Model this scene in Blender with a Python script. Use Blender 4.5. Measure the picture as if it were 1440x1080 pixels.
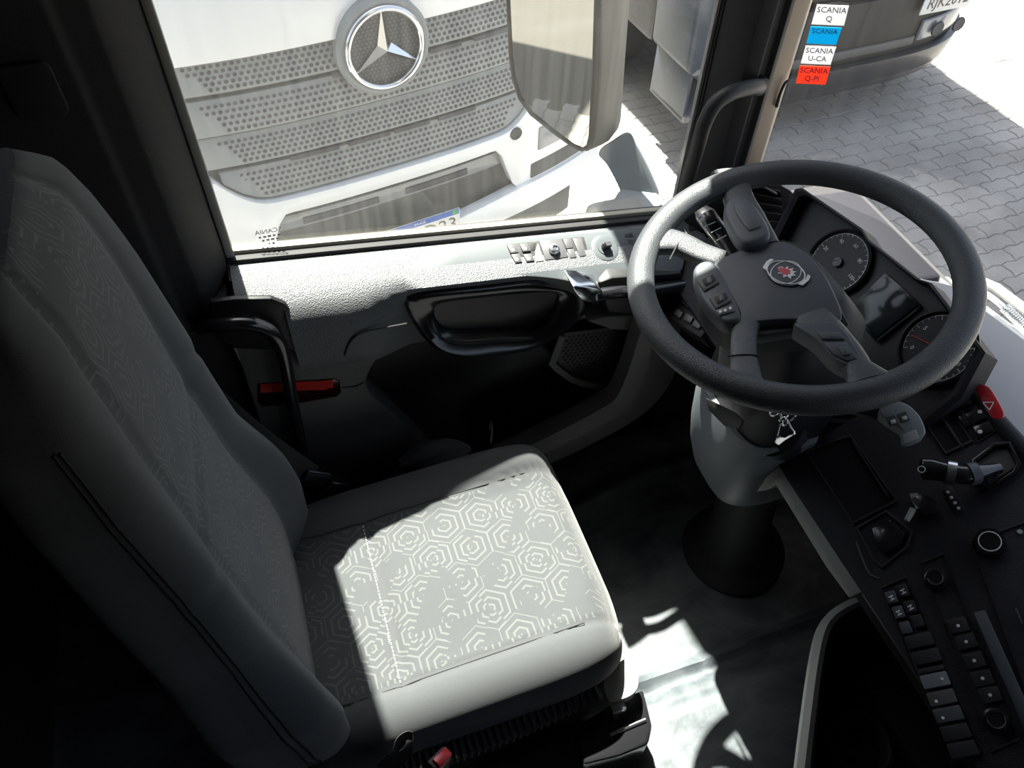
import bpy, bmesh, math, random
from mathutils import Vector, Matrix
random.seed(7)
V = Vector
scn = bpy.context.scene
for o in list(bpy.data.objects): bpy.data.objects.remove(o)
COL = scn.collection

# ------------------------------------------------------------------ camera
# axes: X = forward of the truck, Y = towards the driver's door, Z = up; cab floor is z = 0
CAM = V((0, 0, 1.83)); FPX = 1100.0
TH, PH, RO = math.radians(50), math.radians(20), math.radians(2)
fw = V((math.cos(TH)*math.sin(PH), math.cos(TH)*math.cos(PH), -math.sin(TH)))
r0 = V((math.cos(PH), -math.sin(PH), 0)); u0 = r0.cross(fw)
rt = r0*math.cos(RO) + u0*math.sin(RO); up = rt.cross(fw)
cd = bpy.data.cameras.new('camera'); cam = bpy.data.objects.new('camera', cd); COL.objects.link(cam)
cd.sensor_fit = 'HORIZONTAL'; cd.sensor_width = 36; cd.lens = FPX/1440*36; cd.clip_start = .02; cd.clip_end = 200
M3 = Matrix((rt, up, -fw)).transposed()
cam.matrix_world = Matrix.Translation(CAM) @ M3.to_4x4()
scn.camera = cam

# ------------------------------------------------------------------ light
SUNDIR = V((-.05, .55, 1)).normalized()       # towards the sun
w = bpy.data.worlds.new('sky'); scn.world = w; w.use_nodes = True
nt = w.node_tree; nt.nodes.clear()
sk = nt.nodes.new('ShaderNodeTexSky'); sk.sky_type = 'NISHITA'; sk.sun_disc = False
sk.sun_elevation = math.asin(SUNDIR.z); sk.sun_rotation = math.atan2(SUNDIR.x, SUNDIR.y); sk.dust_density = 3; sk.air_density = 1; sk.ozone_density = 1
bg = nt.nodes.new('ShaderNodeBackground'); bg.inputs['Strength'].default_value = .20
wo = nt.nodes.new('ShaderNodeOutputWorld')
hs = nt.nodes.new('ShaderNodeHueSaturation'); hs.inputs['Saturation'].default_value = .62
nt.links.new(sk.outputs[0], hs.inputs['Color']); nt.links.new(hs.outputs[0], bg.inputs[0]); nt.links.new(bg.outputs[0], wo.inputs[0])
sd = bpy.data.lights.new('sun', 'SUN'); sun = bpy.data.objects.new('sun', sd); COL.objects.link(sun)
sd.energy = 18; sd.angle = math.radians(.8); sd.color = (1, .95, .86)
sun.rotation_euler = (-SUNDIR).to_track_quat('-Z', 'Y').to_euler()
vs = scn.view_settings
scn.display_settings.display_device = 'sRGB'
vs.view_transform = 'Standard'; vs.look = 'None'; vs.gamma = 1; vs.use_curve_mapping = False
vs.exposure = .92

# ------------------------------------------------------------------ pixel helpers (a pixel gives a direction, a plane gives the distance)
def ray(px, py): return fw + rt*((px-720)/FPX) + up*((540-py)/FPX)
def AX(px, py, X): d = ray(px, py); return CAM + d*((X-CAM.x)/d.x)
def AY(px, py, Y): d = ray(px, py); return CAM + d*((Y-CAM.y)/d.y)
def AZ(px, py, Z): d = ray(px, py); return CAM + d*((Z-CAM.z)/d.z)
class Plane:
    def __init__(s, p, n, u=None):
        s.p = V(p); s.n = V(n).normalized()
        u = V(u) if u else V((0, -1, 0)); s.u = (u - s.n*u.dot(s.n)).normalized(); s.v = s.n.cross(s.u)
    def __call__(s, px, py, off=0):
        d = ray(px, py); q = s.p + s.n*off
        return CAM + d*((q-CAM).dot(s.n)/d.dot(s.n))
    def uv(s, c, a, b, off=0): return c + s.u*a + s.v*b + s.n*off
    def R(s): return Matrix((s.u, s.v, s.n)).transposed()

# ------------------------------------------------------------------ materials
MATS = {}
def newmat(name):
    m = bpy.data.materials.new(name); m.use_nodes = True; MATS[name] = m
    return m, m.node_tree, m.node_tree.nodes['Principled BSDF']
def mat(name, col, rough=.5, metal=0, spec=.5, bump=0, bscale=200, var=0, vscale=6, coat=0, voro=False, sheen=0):
    m, t, p = newmat(name)
    p.inputs['Base Color'].default_value = (*col, 1); p.inputs['Roughness'].default_value = rough
    p.inputs['Metallic'].default_value = metal; p.inputs['Specular IOR Level'].default_value = spec
    p.inputs['Coat Weight'].default_value = coat; p.inputs['Sheen Weight'].default_value = sheen
    tc = t.nodes.new('ShaderNodeTexCoord')
    if bump:
        n = t.nodes.new('ShaderNodeTexVoronoi' if voro else 'ShaderNodeTexNoise'); n.inputs['Scale'].default_value = bscale
        t.links.new(tc.outputs['Object'], n.inputs['Vector'])
        b = t.nodes.new('ShaderNodeBump'); b.inputs['Strength'].default_value = bump; b.inputs['Distance'].default_value = .002
        t.links.new(n.outputs[0], b.inputs['Height']); t.links.new(b.outputs[0], p.inputs['Normal'])
    if var:
        n = t.nodes.new('ShaderNodeTexNoise'); n.inputs['Scale'].default_value = vscale; n.inputs['Detail'].default_value = 6
        t.links.new(tc.outputs['Object'], n.inputs['Vector'])
        r = t.nodes.new('ShaderNodeValToRGB'); e = r.color_ramp.elements
        e[0].position = .3; e[1].position = .7
        e[0].color = (*[max(0, c*(1-var)) for c in col], 1); e[1].color = (*[min(1, c*(1+var)) for c in col], 1)
        t.links.new(n.outputs[0], r.inputs[0]); t.links.new(r.outputs[0], p.inputs['Base Color'])
    return m
mat('black_plastic', (.016, .016, .018), .55, bump=.25, bscale=900)
mat('black_gloss', (.012, .012, .014), .22, coat=.2)
mat('dash_black', (.018, .018, .023), .6, spec=.25, bump=.35, bscale=700, voro=True)
mat('pillar_black', (.017, .016, .018), .75, bump=.3, bscale=600)
mat('cluster_black', (.014, .014, .015), .5)
mat('door_grey', (.115, .122, .128), .42, bump=.55, bscale=420, voro=True)
mat('pod_grey', (.085, .097, .105), .5, bump=.1, bscale=900)
mat('switch_grey', (.10, .10, .105), .45)
mat('lower_grey', (.085, .085, .083), .6, bump=.2, bscale=800)
mat('lip_grey', (.15, .15, .145), .55)
mat('door_black', (.012, .012, .013), .42, bump=.15, bscale=900)
mat('shell_grey', (.15, .165, .18), .5, bump=.1, bscale=700)
mat('dash_top', (.24, .24, .255), .6, bump=.15, bscale=800)
mat('pale_plastic', (.42, .43, .40), .5)
mat('seal_beige', (.50, .47, .38), .6)
mat('seal_grey', (.30, .29, .27), .5)
mat('rubber', (.02, .02, .021), .7)
mat('wheel_rubber', (.066, .071, .078), .42, bump=.35, bscale=600, voro=True)
mat('hub_plastic', (.070, .076, .090), .5, bump=.12, bscale=1200)
mat('chrome', (.75, .75, .77), .12, metal=1)
mat('satin_steel', (.55, .57, .60), .3, metal=1)
mat('white_print', (.8, .8, .8), .6)
mat('red_print', (.55, .08, .10), .6)
mat('red_plastic', (.45, .012, .02), .3)
mat('red_reflector', (.65, .02, .015), .2, bump=.8, bscale=900, voro=True)
mat('lens_dark', (.02, .004, .005), .2)
mat('belt_web', (.02, .02, .021), .7, bump=.3, bscale=1800)
mat('cloth_rag', (.16, .165, .175), .9, bump=.5, bscale=300)
mat('tan_paint', (.42, .33, .24), .45)
mat('headliner', (.07, .07, .07), .9)
mat('cab_trim', (.03, .03, .03), .8)
mat('mirror_grey', (.20, .20, .19), .6, bump=.2, bscale=800)
mat('arm_grey', (.18, .205, .225), .6, bump=.2, bscale=800)
mat('mirror_glass', (.60, .60, .57), .015, metal=1)
mat('truck_white', (.88, .885, .89), .3, coat=.3)
mat('grille_grey', (.25, .265, .275), .45)
mat('hole_dark', (.06, .06, .07), .8)
mat('intake_dark', (.07, .07, .07), .7)
mat('plate_white', (.75, .75, .72), .5)
mat('plate_blue', (.02, .10, .45), .5)
mat('plate_text', (.10, .07, .06), .6)
mat('flag_green', (.05, .35, .12), .6)
mat('dark_paint', (.022, .024, .029), .45, coat=.2)
mat('dark_mesh', (.025, .024, .022), .7)
mat('fairing_blue', (.045, .055, .075), .4)
mat('step_grey', (.20, .195, .19), .6)
mat('lamp_glass', (.25, .26, .27), .15)
mat('truck_glass', (.03, .035, .04), .05)
mat('tyre', (.02, .02, .02), .8)
for nm_, c_ in (('sticker_white', (.85, .86, .87)), ('sticker_blue', (.02, .55, .80)), ('sticker_red', (.90, .19, .10))):
    m = bpy.data.materials.new(nm_); m.use_nodes = True; MATS[nm_] = m; t = m.node_tree; pb_ = t.nodes['Principled BSDF']
    pb_.inputs['Base Color'].default_value = (*c_, 1); pb_.inputs['Roughness'].default_value = .5
    tl = t.nodes.new('ShaderNodeBsdfTranslucent'); tl.inputs[0].default_value = (*c_, 1); mxs = t.nodes.new('ShaderNodeMixShader'); mxs.inputs[0].default_value = .5
    t.links.new(pb_.outputs[0], mxs.inputs[1]); t.links.new(tl.outputs[0], mxs.inputs[2]); t.links.new(mxs.outputs[0], t.nodes['Material Output'].inputs[0])
mat('ink_purple', (.10, .04, .25), .6)
mat('ink_grey', (.12, .12, .15), .6)
mat('screen', (.02, .025, .028), .12)
mat('cowl_white', (.55, .56, .52), .4)
mat('red_needle', (.6, .05, .02), .5)
mat('joint_sand', (.10, .095, .085), .95, bump=.4, bscale=60)
mat('trim_pale', (.27, .28, .26), .55, bump=.1, bscale=800)
mat('bin_dark', (.012, .012, .013), .8, spec=.2)

def mk_paver():
    m, t, p = newmat('paver')
    tc = t.nodes.new('ShaderNodeTexCoord'); oi = t.nodes.new('ShaderNodeObjectInfo'); g = t.nodes.new('ShaderNodeNewGeometry')
    n = t.nodes.new('ShaderNodeTexNoise'); n.inputs['Scale'].default_value = 2.2; n.inputs['Detail'].default_value = 8
    t.links.new(g.outputs['Position'], n.inputs['Vector'])
    n2 = t.nodes.new('ShaderNodeTexNoise'); n2.inputs['Scale'].default_value = 90; n2.inputs['Detail'].default_value = 4
    t.links.new(g.outputs['Position'], n2.inputs['Vector'])
    a = t.nodes.new('ShaderNodeMath'); a.operation = 'MULTIPLY_ADD'; a.inputs[1].default_value = .35
    t.links.new(n2.outputs[0], a.inputs[0]); t.links.new(n.outputs[0], a.inputs[2])
    r = t.nodes.new('ShaderNodeValToRGB'); e = r.color_ramp.elements
    e[0].position = .42; e[1].position = .85; e[0].color = (.195, .185, .170, 1); e[1].color = (.35, .335, .315, 1)
    t.links.new(a.outputs[0], r.inputs[0]); t.links.new(r.outputs[0], p.inputs['Base Color'])
    p.inputs['Roughness'].default_value = .9
    b = t.nodes.new('ShaderNodeBump'); b.inputs['Strength'].default_value = .4; b.inputs['Distance'].default_value = .004
    t.links.new(n2.outputs[0], b.inputs['Height']); t.links.new(b.outputs[0], p.inputs['Normal'])
mk_paver()

def mk_floor():      # worn black rubber mat with dusty scuffs
    m, t, p = newmat('rubber_mat')
    g = t.nodes.new('ShaderNodeNewGeometry')
    mp = t.nodes.new('ShaderNodeMapping'); mp.inputs['Scale'].default_value = (3.5, 6, 3); mp.inputs['Rotation'].default_value = (0, 0, .5)
    t.links.new(g.outputs['Position'], mp.inputs['Vector'])
    n = t.nodes.new('ShaderNodeTexNoise'); n.inputs['Scale'].default_value = 1.6; n.inputs['Detail'].default_value = 9; n.inputs['Roughness'].default_value = .62; n.inputs['Distortion'].default_value = .6
    t.links.new(mp.outputs[0], n.inputs['Vector'])
    r = t.nodes.new('ShaderNodeValToRGB'); e = r.color_ramp.elements
    e[0].position = .36; e[1].position = .70; e[0].color = (.042, .051, .060, 1); e[1].color = (.15, .17, .18, 1)
    t.links.new(n.outputs[0], r.inputs[0]); t.links.new(r.outputs[0], p.inputs['Base Color'])
    p.inputs['Roughness'].default_value = .42
    n2 = t.nodes.new('ShaderNodeTexNoise'); n2.inputs['Scale'].default_value = 60; t.links.new(g.outputs['Position'], n2.inputs['Vector'])
    b = t.nodes.new('ShaderNodeBump'); b.inputs['Strength'].default_value = .15; b.inputs['Distance'].default_value = .003
    t.links.new(n2.outputs[0], b.inputs['Height']); t.links.new(b.outputs[0], p.inputs['Normal'])
mk_floor()

def mk_fabric():     # grey cloth with a pale woven maze of nested hexagons
    m, t, p = newmat('fabric_pattern')
    L = t.links.new
    def nd(tp, op=None, **k):
        x = t.nodes.new(tp)
        if op: x.operation = op
        return x
    def vm(op, a, b=None):
        x = nd('ShaderNodeVectorMath', op); L(a, x.inputs[0])
        if b is not None:
            if isinstance(b, (tuple, list)): x.inputs[1].default_value = b
            else: L(b, x.inputs[1])
        return x
    def mt(op, a, b=None):
        x = nd('ShaderNodeMath', op)
        if isinstance(a, (int, float)): x.inputs[0].default_value = a
        else: L(a, x.inputs[0])
        if b is not None:
            if isinstance(b, (int, float)): x.inputs[1].default_value = b
            else: L(b, x.inputs[1])
        return x.outputs[0]
    uvn = nd('ShaderNodeUVMap'); uvn.uv_map = 'UVMap'
    S = 13.0; s = (1, 1.7320508, 1); hs = (.5, .8660254, 0)
    p0 = vm('SCALE', uvn.outputs[0]); p0.inputs['Scale'].default_value = S
    # hex cell centres
    f1 = vm('DIVIDE', p0.outputs[0], s); f1 = vm('FLOOR', f1.outputs[0]); f1 = vm('MULTIPLY', f1.outputs[0], s); c1 = vm('ADD', f1.outputs[0], hs)
    q = vm('SUBTRACT', p0.outputs[0], hs); f2 = vm('DIVIDE', q.outputs[0], s); f2 = vm('FLOOR', f2.outputs[0]); f2 = vm('MULTIPLY', f2.outputs[0], s); f2 = vm('ADD', f2.outputs[0], hs); c2 = vm('ADD', f2.outputs[0], hs)
    d1 = vm('SUBTRACT', p0.outputs[0], c1.outputs[0]); d2 = vm('SUBTRACT', p0.outputs[0], c2.outputs[0])
    l1 = nd('ShaderNodeVectorMath', 'LENGTH'); L(d1.outputs[0], l1.inputs[0]); l2 = nd('ShaderNodeVectorMath', 'LENGTH'); L(d2.outputs[0], l2.inputs[0])
    sel = mt('LESS_THAN', l2.outputs['Value'], l1.outputs['Value'])
    mx = nd('ShaderNodeMix'); mx.data_type = 'VECTOR'; L(sel, mx.inputs[0]); L(d1.outputs[0], mx.inputs[4]); L(d2.outputs[0], mx.inputs[5])
    ab = vm('ABSOLUTE', mx.outputs[1]); sx = nd('ShaderNodeSeparateXYZ'); L(ab.outputs[0], sx.inputs[0])
    hd = mt('MAXIMUM', sx.outputs[0], mt('ADD', mt('MULTIPLY', sx.outputs[0], .5), mt('MULTIPLY', sx.outputs[1], .8660254)))
    cmx = nd('ShaderNodeMix'); cmx.data_type = 'VECTOR'; L(sel, cmx.inputs[0]); L(c1.outputs[0], cmx.inputs[4]); L(c2.outputs[0], cmx.inputs[5])
    sd0 = nd('ShaderNodeSeparateXYZ'); L(mx.outputs[1], sd0.inputs[0])
    ang = mt('FLOOR', mt('MULTIPLY', mt('ARCTAN2', sd0.outputs[1], sd0.outputs[0]), 3/math.pi))
    wn = nd('ShaderNodeTexWhiteNoise'); wn.noise_dimensions = '4D'; L(cmx.outputs[1], wn.inputs['Vector']); L(ang, wn.inputs['W'])
    fr = mt('FRACT', mt('ADD', mt('MULTIPLY', hd, 6.0), mt('MULTIPLY', mt('FLOOR', mt('MULTIPLY', wn.outputs['Value'], 2)), .5)))
    line = mt('LESS_THAN', mt('ABSOLUTE', mt('SUBTRACT', fr, .5)), .14)
    vo2 = nd('ShaderNodeTexNoise'); vo2.inputs['Scale'].default_value = .9; L(p0.outputs[0], vo2.inputs['Vector'])
    keep = mt('GREATER_THAN', mt('ADD', mt('MULTIPLY', wn.outputs['Value'], .35), vo2.outputs[0]), .60)
    su = nd('ShaderNodeSeparateXYZ'); L(uvn.outputs[0], su.inputs[0])
    inside = mt('LESS_THAN', mt('ABSOLUTE', mt('SUBTRACT', su.outputs[1], .69)), .166)
    msk = mt('MULTIPLY', mt('MULTIPLY', line, keep), inside)
    cm = nd('ShaderNodeMix'); cm.data_type = 'RGBA'; L(msk, cm.inputs[0])
    cm.inputs[6].default_value = (.074, .079, .083, 1); cm.inputs[7].default_value = (.118, .125, .124, 1)
    L(cm.outputs[2], p.inputs['Base Color'])
    p.inputs['Roughness'].default_value = .9; p.inputs['Specular IOR Level'].default_value = .15; p.inputs['Sheen Weight'].default_value = .2
    n2 = nd('ShaderNodeTexNoise'); n2.inputs['Scale'].default_value = 900; L(uvn.outputs[0], n2.inputs['Vector'])
    b = nd('ShaderNodeBump'); b.inputs['Strength'].default_value = .4; b.inputs['Distance'].default_value = .002
    L(n2.outputs[0], b.inputs['Height']); L(b.outputs[0], p.inputs['Normal'])
mk_fabric()

def mk_glass(name, dust):
    m = bpy.data.materials.new(name); m.use_nodes = True; MATS[name] = m
    t = m.node_tree; t.nodes.clear(); L = t.links.new
    out = t.nodes.new('ShaderNodeOutputMaterial'); tr = t.nodes.new('ShaderNodeBsdfTransparent'); tr.inputs[0].default_value = (.93, .95, .94, 1)
    gl = t.nodes.new('ShaderNodeBsdfGlossy'); gl.inputs['Roughness'].default_value = .01
    lw = t.nodes.new('ShaderNodeLayerWeight'); lw.inputs[0].default_value = .5
    pw = t.nodes.new('ShaderNodeMath'); pw.operation = 'POWER'; pw.inputs[1].default_value = 5; L(lw.outputs['Facing'], pw.inputs[0])
    fr = t.nodes.new('ShaderNodeMath'); fr.operation = 'MULTIPLY_ADD'; fr.inputs[1].default_value = .9; fr.inputs[2].default_value = .035; L(pw.outputs[0], fr.inputs[0])
    m1 = t.nodes.new('ShaderNodeMixShader'); L(fr.outputs[0], m1.inputs[0]); L(tr.outputs[0], m1.inputs[1]); L(gl.outputs[0], m1.inputs[2])
    du = t.nodes.new('ShaderNodeBsdfTranslucent'); du.inputs[0].default_value = (.8, .78, .72, 1)
    g = t.nodes.new('ShaderNodeNewGeometry'); mp = t.nodes.new('ShaderNodeMapping'); mp.inputs['Scale'].default_value = (90, 90, 3)
    L(g.outputs['Position'], mp.inputs['Vector'])
    n = t.nodes.new('ShaderNodeTexNoise'); n.inputs['Scale'].default_value = 1; n.inputs['Detail'].default_value = 3; L(mp.outputs[0], n.inputs['Vector'])
    k = t.nodes.new('ShaderNodeMath'); k.operation = 'MULTIPLY'; k.inputs[1].default_value = dust*2; L(n.outputs[0], k.inputs[0])
    m2 = t.nodes.new('ShaderNodeMixShader'); L(k.outputs[0], m2.inputs[0]); L(m1.outputs[0], m2.inputs[1]); L(du.outputs[0], m2.inputs[2])
    L(m2.outputs[0], out.inputs[0])
mk_glass('door_glass', .012); mk_glass('windshield_glass', .008)

# ------------------------------------------------------------------ mesh helpers
WLOC = {}
def finish(me, smooth=40):
    if smooth:
        me.polygons.foreach_set('use_smooth', [True]*len(me.polygons)); me.set_sharp_from_angle(angle=math.radians(smooth))
class MB:
    def __init__(s): s.v = []; s.f = []; s.uv = None
    def add(s, vs, fs):
        o = len(s.v); s.v += [V(p) for p in vs]; s.f += [tuple(i+o for i in f) for f in fs]; return s
    def box(s, c, size, R=None):
        c = V(c); h = V(size)*.5; P = []
        for x in (-1, 1):
            for y in (-1, 1):
                for z in (-1, 1):
                    q = V((x*h.x, y*h.y, z*h.z)); P.append(c + (R @ q if R else q))
        return s.add(P, [(0, 1, 3, 2), (4, 6, 7, 5), (0, 4, 5, 1), (2, 3, 7, 6), (0, 2, 6, 4), (1, 5, 7, 3)])
    def prism(s, poly, vec):
        n = len(poly); vec = V(vec); P = [V(p) for p in poly]; Q = [p+vec for p in P]
        return s.add(P+Q, [tuple(range(n))[::-1], tuple(range(n, 2*n))] + [(i, (i+1) % n, n+(i+1) % n, n+i) for i in range(n)])
    def loft(s, rings, closed=True, caps=True):
        n = len(rings[0]); P = [p for r in rings for p in r]; F = []
        for k in range(len(rings)-1):
            for i in range(n if closed else n-1):
                j = (i+1) % n; F.append((k*n+i, k*n+j, (k+1)*n+j, (k+1)*n+i))
        if caps and closed: F += [tuple(range(n))[::-1], tuple(range((len(rings)-1)*n, len(rings)*n))]
        return s.add(P, F)
    def tube(s, pts, r, n=12, closed=False, flat=None):
        pts = [V(p) for p in pts]; m = len(pts); R = r if isinstance(r, (list, tuple)) else [r]*m
        rings = []; prev = None
        for i, p in enumerate(pts):
            a = pts[(i-1) % m] if (closed or i > 0) else p; b = pts[(i+1) % m] if (closed or i < m-1) else p
            t = (b-a).normalized()
            if prev is None:
                prev = V((0, 0, 1)) if abs(t.z) < .9 else V((1, 0, 0))
            x = (prev - t*prev.dot(t)).normalized(); prev = x; y = t.cross(x)
            rings.append([p + (x*math.cos(2*math.pi*k/n) + y*math.sin(2*math.pi*k/n))*R[i] for k in range(n)])
        if closed: rings.append(rings[0]); return s.loft(rings, caps=False)
        return s.loft(rings)
    def lathe(s, prof, c, ax=(0, 0, 1), n=24, caps=True):
        c = V(c); a = V(ax).normalized(); x = a.orthogonal().normalized(); y = a.cross(x)
        return s.loft([[c + a*h + (x*math.cos(2*math.pi*k/n) + y*math.sin(2*math.pi*k/n))*max(r, 1e-5) for k in range(n)] for r, h in prof], caps=caps)
    def grid(s, rows):
        return s.loft(rows, closed=False, caps=False)
    def ribbon(s, pts, side, wd, th):   # flat band
        rings = []
        for i, p in enumerate(pts):
            p = V(p); t = (V(pts[min(i+1, len(pts)-1)]) - V(pts[max(i-1, 0)])).normalized()
            sd_ = (V(side) - t*V(side).dot(t)).normalized(); nn = t.cross(sd_)
            w_ = wd[i] if isinstance(wd, (list, tuple)) else wd
            rings.append([p+sd_*w_/2+nn*th/2, p-sd_*w_/2+nn*th/2, p-sd_*w_/2-nn*th/2, p+sd_*w_/2-nn*th/2])
        return s.loft(rings)
    def build(s, name, m, parent=None, smooth=40, bevel=0, seg=2, label=None, kind=None, uvf=None):
        xs = [p.x for p in s.v]; ys = [p.y for p in s.v]; zs = [p.z for p in s.v]
        c = V(((min(xs)+max(xs))/2, (min(ys)+max(ys))/2, min(zs)))
        me = bpy.data.meshes.new(name); me.from_pydata([p-c for p in s.v], [], s.f)
        bm = bmesh.new(); bm.from_mesh(me); bmesh.ops.remove_doubles(bm, verts=bm.verts, dist=1e-6)
        if len(bm.faces) : bmesh.ops.recalc_face_normals(bm, faces=bm.faces)
        if bevel:
            ed = [e for e in bm.edges if len(e.link_faces) == 2 and e.calc_face_angle(0) > math.radians(28)]
            bmesh.ops.bevel(bm, geom=ed, offset=bevel, segments=seg, affect='EDGES', profile=.5, clamp_overlap=True)
        if uvf:
            lay = bm.loops.layers.uv.new('UVMap')
            for f in bm.faces:
                for l in f.loops: l[lay].uv = uvf(l.vert.co + c)
        bm.to_mesh(me); bm.free(); finish(me, smooth)
        me.materials.append(MATS[m])
        return link(name, me, c, parent, label, kind)
def link(name, me, c, parent=None, label=None, kind=None):
    o = bpy.data.objects.new(name, me); COL.objects.link(o)
    o.location = V(c) - (WLOC[parent] if parent else V((0, 0, 0)))
    if parent: o.parent = parent
    WLOC[o] = V(c)
    if label: o['label'] = label
    if kind: o['kind'] = kind
    return o
def thing(name, loc, label=None, cat=None, group=None, kind=None):
    o = link(name, None, loc, None, label, kind)
    o.empty_display_size = .1
    if cat: o['category'] = cat
    if group: o['group'] = group
    return o
def tag(o, label, cat=None, group=None, kind=None):
    o['label'] = label
    if cat: o['category'] = cat
    if group: o['group'] = group
    if kind: o['kind'] = kind
    return o
def text(name, s, size, pos, ux, uy, m, parent, mirror=False, extrude=.0003, align='CENTER'):
    cu = bpy.data.curves.new(name, 'FONT'); cu.body = s; cu.size = size; cu.extrude = extrude; cu.align_x = align; cu.align_y = 'CENTER'; cu.resolution_u = 2
    tmp = bpy.data.objects.new('tmp_text', cu); COL.objects.link(tmp)
    me = bpy.data.meshes.new_from_object(tmp.evaluated_get(bpy.context.evaluated_depsgraph_get()))
    bpy.data.objects.remove(tmp); bpy.data.curves.remove(cu)
    ux = V(ux).normalized()*(-1 if mirror else 1); uy = V(uy).normalized(); uz = (ux.cross(uy)).normalized()
    for v in me.vertices:
        q = v.co.copy(); v.co = ux*q.x + uy*q.y + uz*q.z
    me.name = name; me.materials.clear(); me.materials.append(MATS[m])
    return link(name, me, pos, parent)
def smoothstep(a, b, x):
    t = max(0, min(1, (x-a)/(b-a))); return t*t*(3-2*t)
def lerp_tab(tab, x):
    if x <= tab[0][0]: return tab[0][1]
    for (a, p), (b, q) in zip(tab, tab[1:]):
        if x <= b: return p + (q-p)*(x-a)/(b-a)
    return tab[-1][1]
def spline(pts, n=8, closed=False):     # Catmull-Rom through points
    P = [V(p) for p in pts]; out = []; m = len(P)
    for i in range(m if closed else m-1):
        g = lambda k: P[k % m] if closed else P[max(0, min(m-1, k))]
        a, b, c, d = g(i-1), g(i), g(i+1), g(i+2)
        for k in range(n):
            t = k/n
            out.append(.5*((2*b) + (c-a)*t + (2*a-5*b+4*c-d)*t*t + (3*b-a-3*c+d)*t**3))
    if not closed: out.append(P[-1])
    return out
def resample(P, n):
    P = [V(p) for p in P]; Q = P+[P[0]]; L = [0]
    for a, b in zip(Q, Q[1:]): L.append(L[-1]+(b-a).length)
    out = []
    for k in range(n):
        d = L[-1]*k/n
        for i in range(len(P)):
            if L[i+1] >= d: out.append(Q[i].lerp(Q[i+1], (d-L[i])/max(1e-9, L[i+1]-L[i]))); break
    return out
def rrect(pl, c, w_, h_, r, off=0, n=5):   # rounded rectangle on a plane (u = w, v = h)
    out = []
    for sx, sy, a0 in ((1, 1, 0), (-1, 1, 90), (-1, -1, 180), (1, -1, 270)):
        for k in range(n+1):
            a = math.radians(a0+90*k/n); out.append(pl.uv(c, sx*(w_/2-r)+r*math.cos(a), sy*(h_/2-r)+r*math.sin(a), off))
    return out
def disc_on(pl, c, r, off=0, n=24): return [pl.uv(c, r*math.cos(2*math.pi*k/n), r*math.sin(2*math.pi*k/n), off) for k in range(n)]

# ================================================================== THE SETTING: cab shell
def struct(o, label): o['kind'] = 'structure'; o['label'] = label; return o
def fz(x, y):        # rubber mat: rolled lip near the door step, creases and a low rise to the engine tunnel
    z = .035*smoothstep(.47, .40, y)
    z += .016*math.exp(-((y-.475-.03*x)/.012)**2) + .010*math.exp(-((y-.415-.05*x)/.010)**2)
    r = y - (.90 + .10*math.sin((x-.35)*3.0))
    if x > .3: z += (.05*math.exp(-(r/.035)**2) + .03*smoothstep(0, .12, r))*smoothstep(.3, .45, x)
    z += .006*math.exp(-((x-.74-.35*(.4-y))/.008)**2)*smoothstep(.41, .36, y)
    z += .003*math.sin(9*x+4*y)*math.sin(7*y-3*x)
    return z
mb = MB(); NX, NY = 130, 190
mb.grid([[V((-.75+1.97*i/NX, -1.06+2.2*j/NY, fz(-.75+1.97*i/NX, -1.06+2.2*j/NY))) for j in range(NY+1)] for i in range(NX+1)])
struct(mb.build('floor', 'rubber_mat', smooth=60), 'worn dusty black rubber floor mat of the cab')
struct(MB().box((-.77, .07, 1.0), (.04, 2.3, 2.14)).build('wall_back', 'cab_trim'), 'dark rear wall of the cab behind the seat')
struct(MB().box((.27, .07, 2.08), (2.2, 2.40, .05)).build('ceiling', 'headliner'), 'pale headliner over the cab')
mb = MB()
for c, s in (((.2, -1.09, .42), (1.96, .04, .88)), ((.2, -1.09, 1.87), (1.96, .04, .38)), ((-.44, -1.09, 1.27), (.66, .04, .84)), ((.86, -1.09, 1.27), (.12, .04, .84))): mb.box(c, s)
struct(mb.build('wall_right', 'cab_trim'), 'dark passenger side wall of the cab with a window opening')
struct(MB().box((.345, -1.09, 1.27), (.91, .006, .82)).build('window_3', 'windshield_glass'), 'passenger side window')
cw = MB(); cw.grid([[V((-.12+.94*k/60, -1.06+.012*math.sin(k*1.1), z)) for k in range(61)] for z in (.82, 1.25, 1.70)])
tag(cw.build('added_curtain', 'pillar_black', smooth=70), 'dark pleated curtain added out of view over the passenger side window to darken the cab', 'curtain')  # unseen curtain added to keep daylight out of the cab
struct(MB().box((1.24, .07, .36), (.04, 2.28, .78)).build('wall_front', 'cab_trim'), 'dark firewall under the dashboard')
struct(MB().box((-.45, 1.16, .42), (.62, .08, .86)).build('wall_left', 'pillar_black'), 'dark lower wall behind the driver door')

struct(MB().box((1.02, 1.17, .36), (.42, .06, .80)).build('trim_7', 'pillar_black'), 'dark footwell side wall ahead of the driver door')
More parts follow.
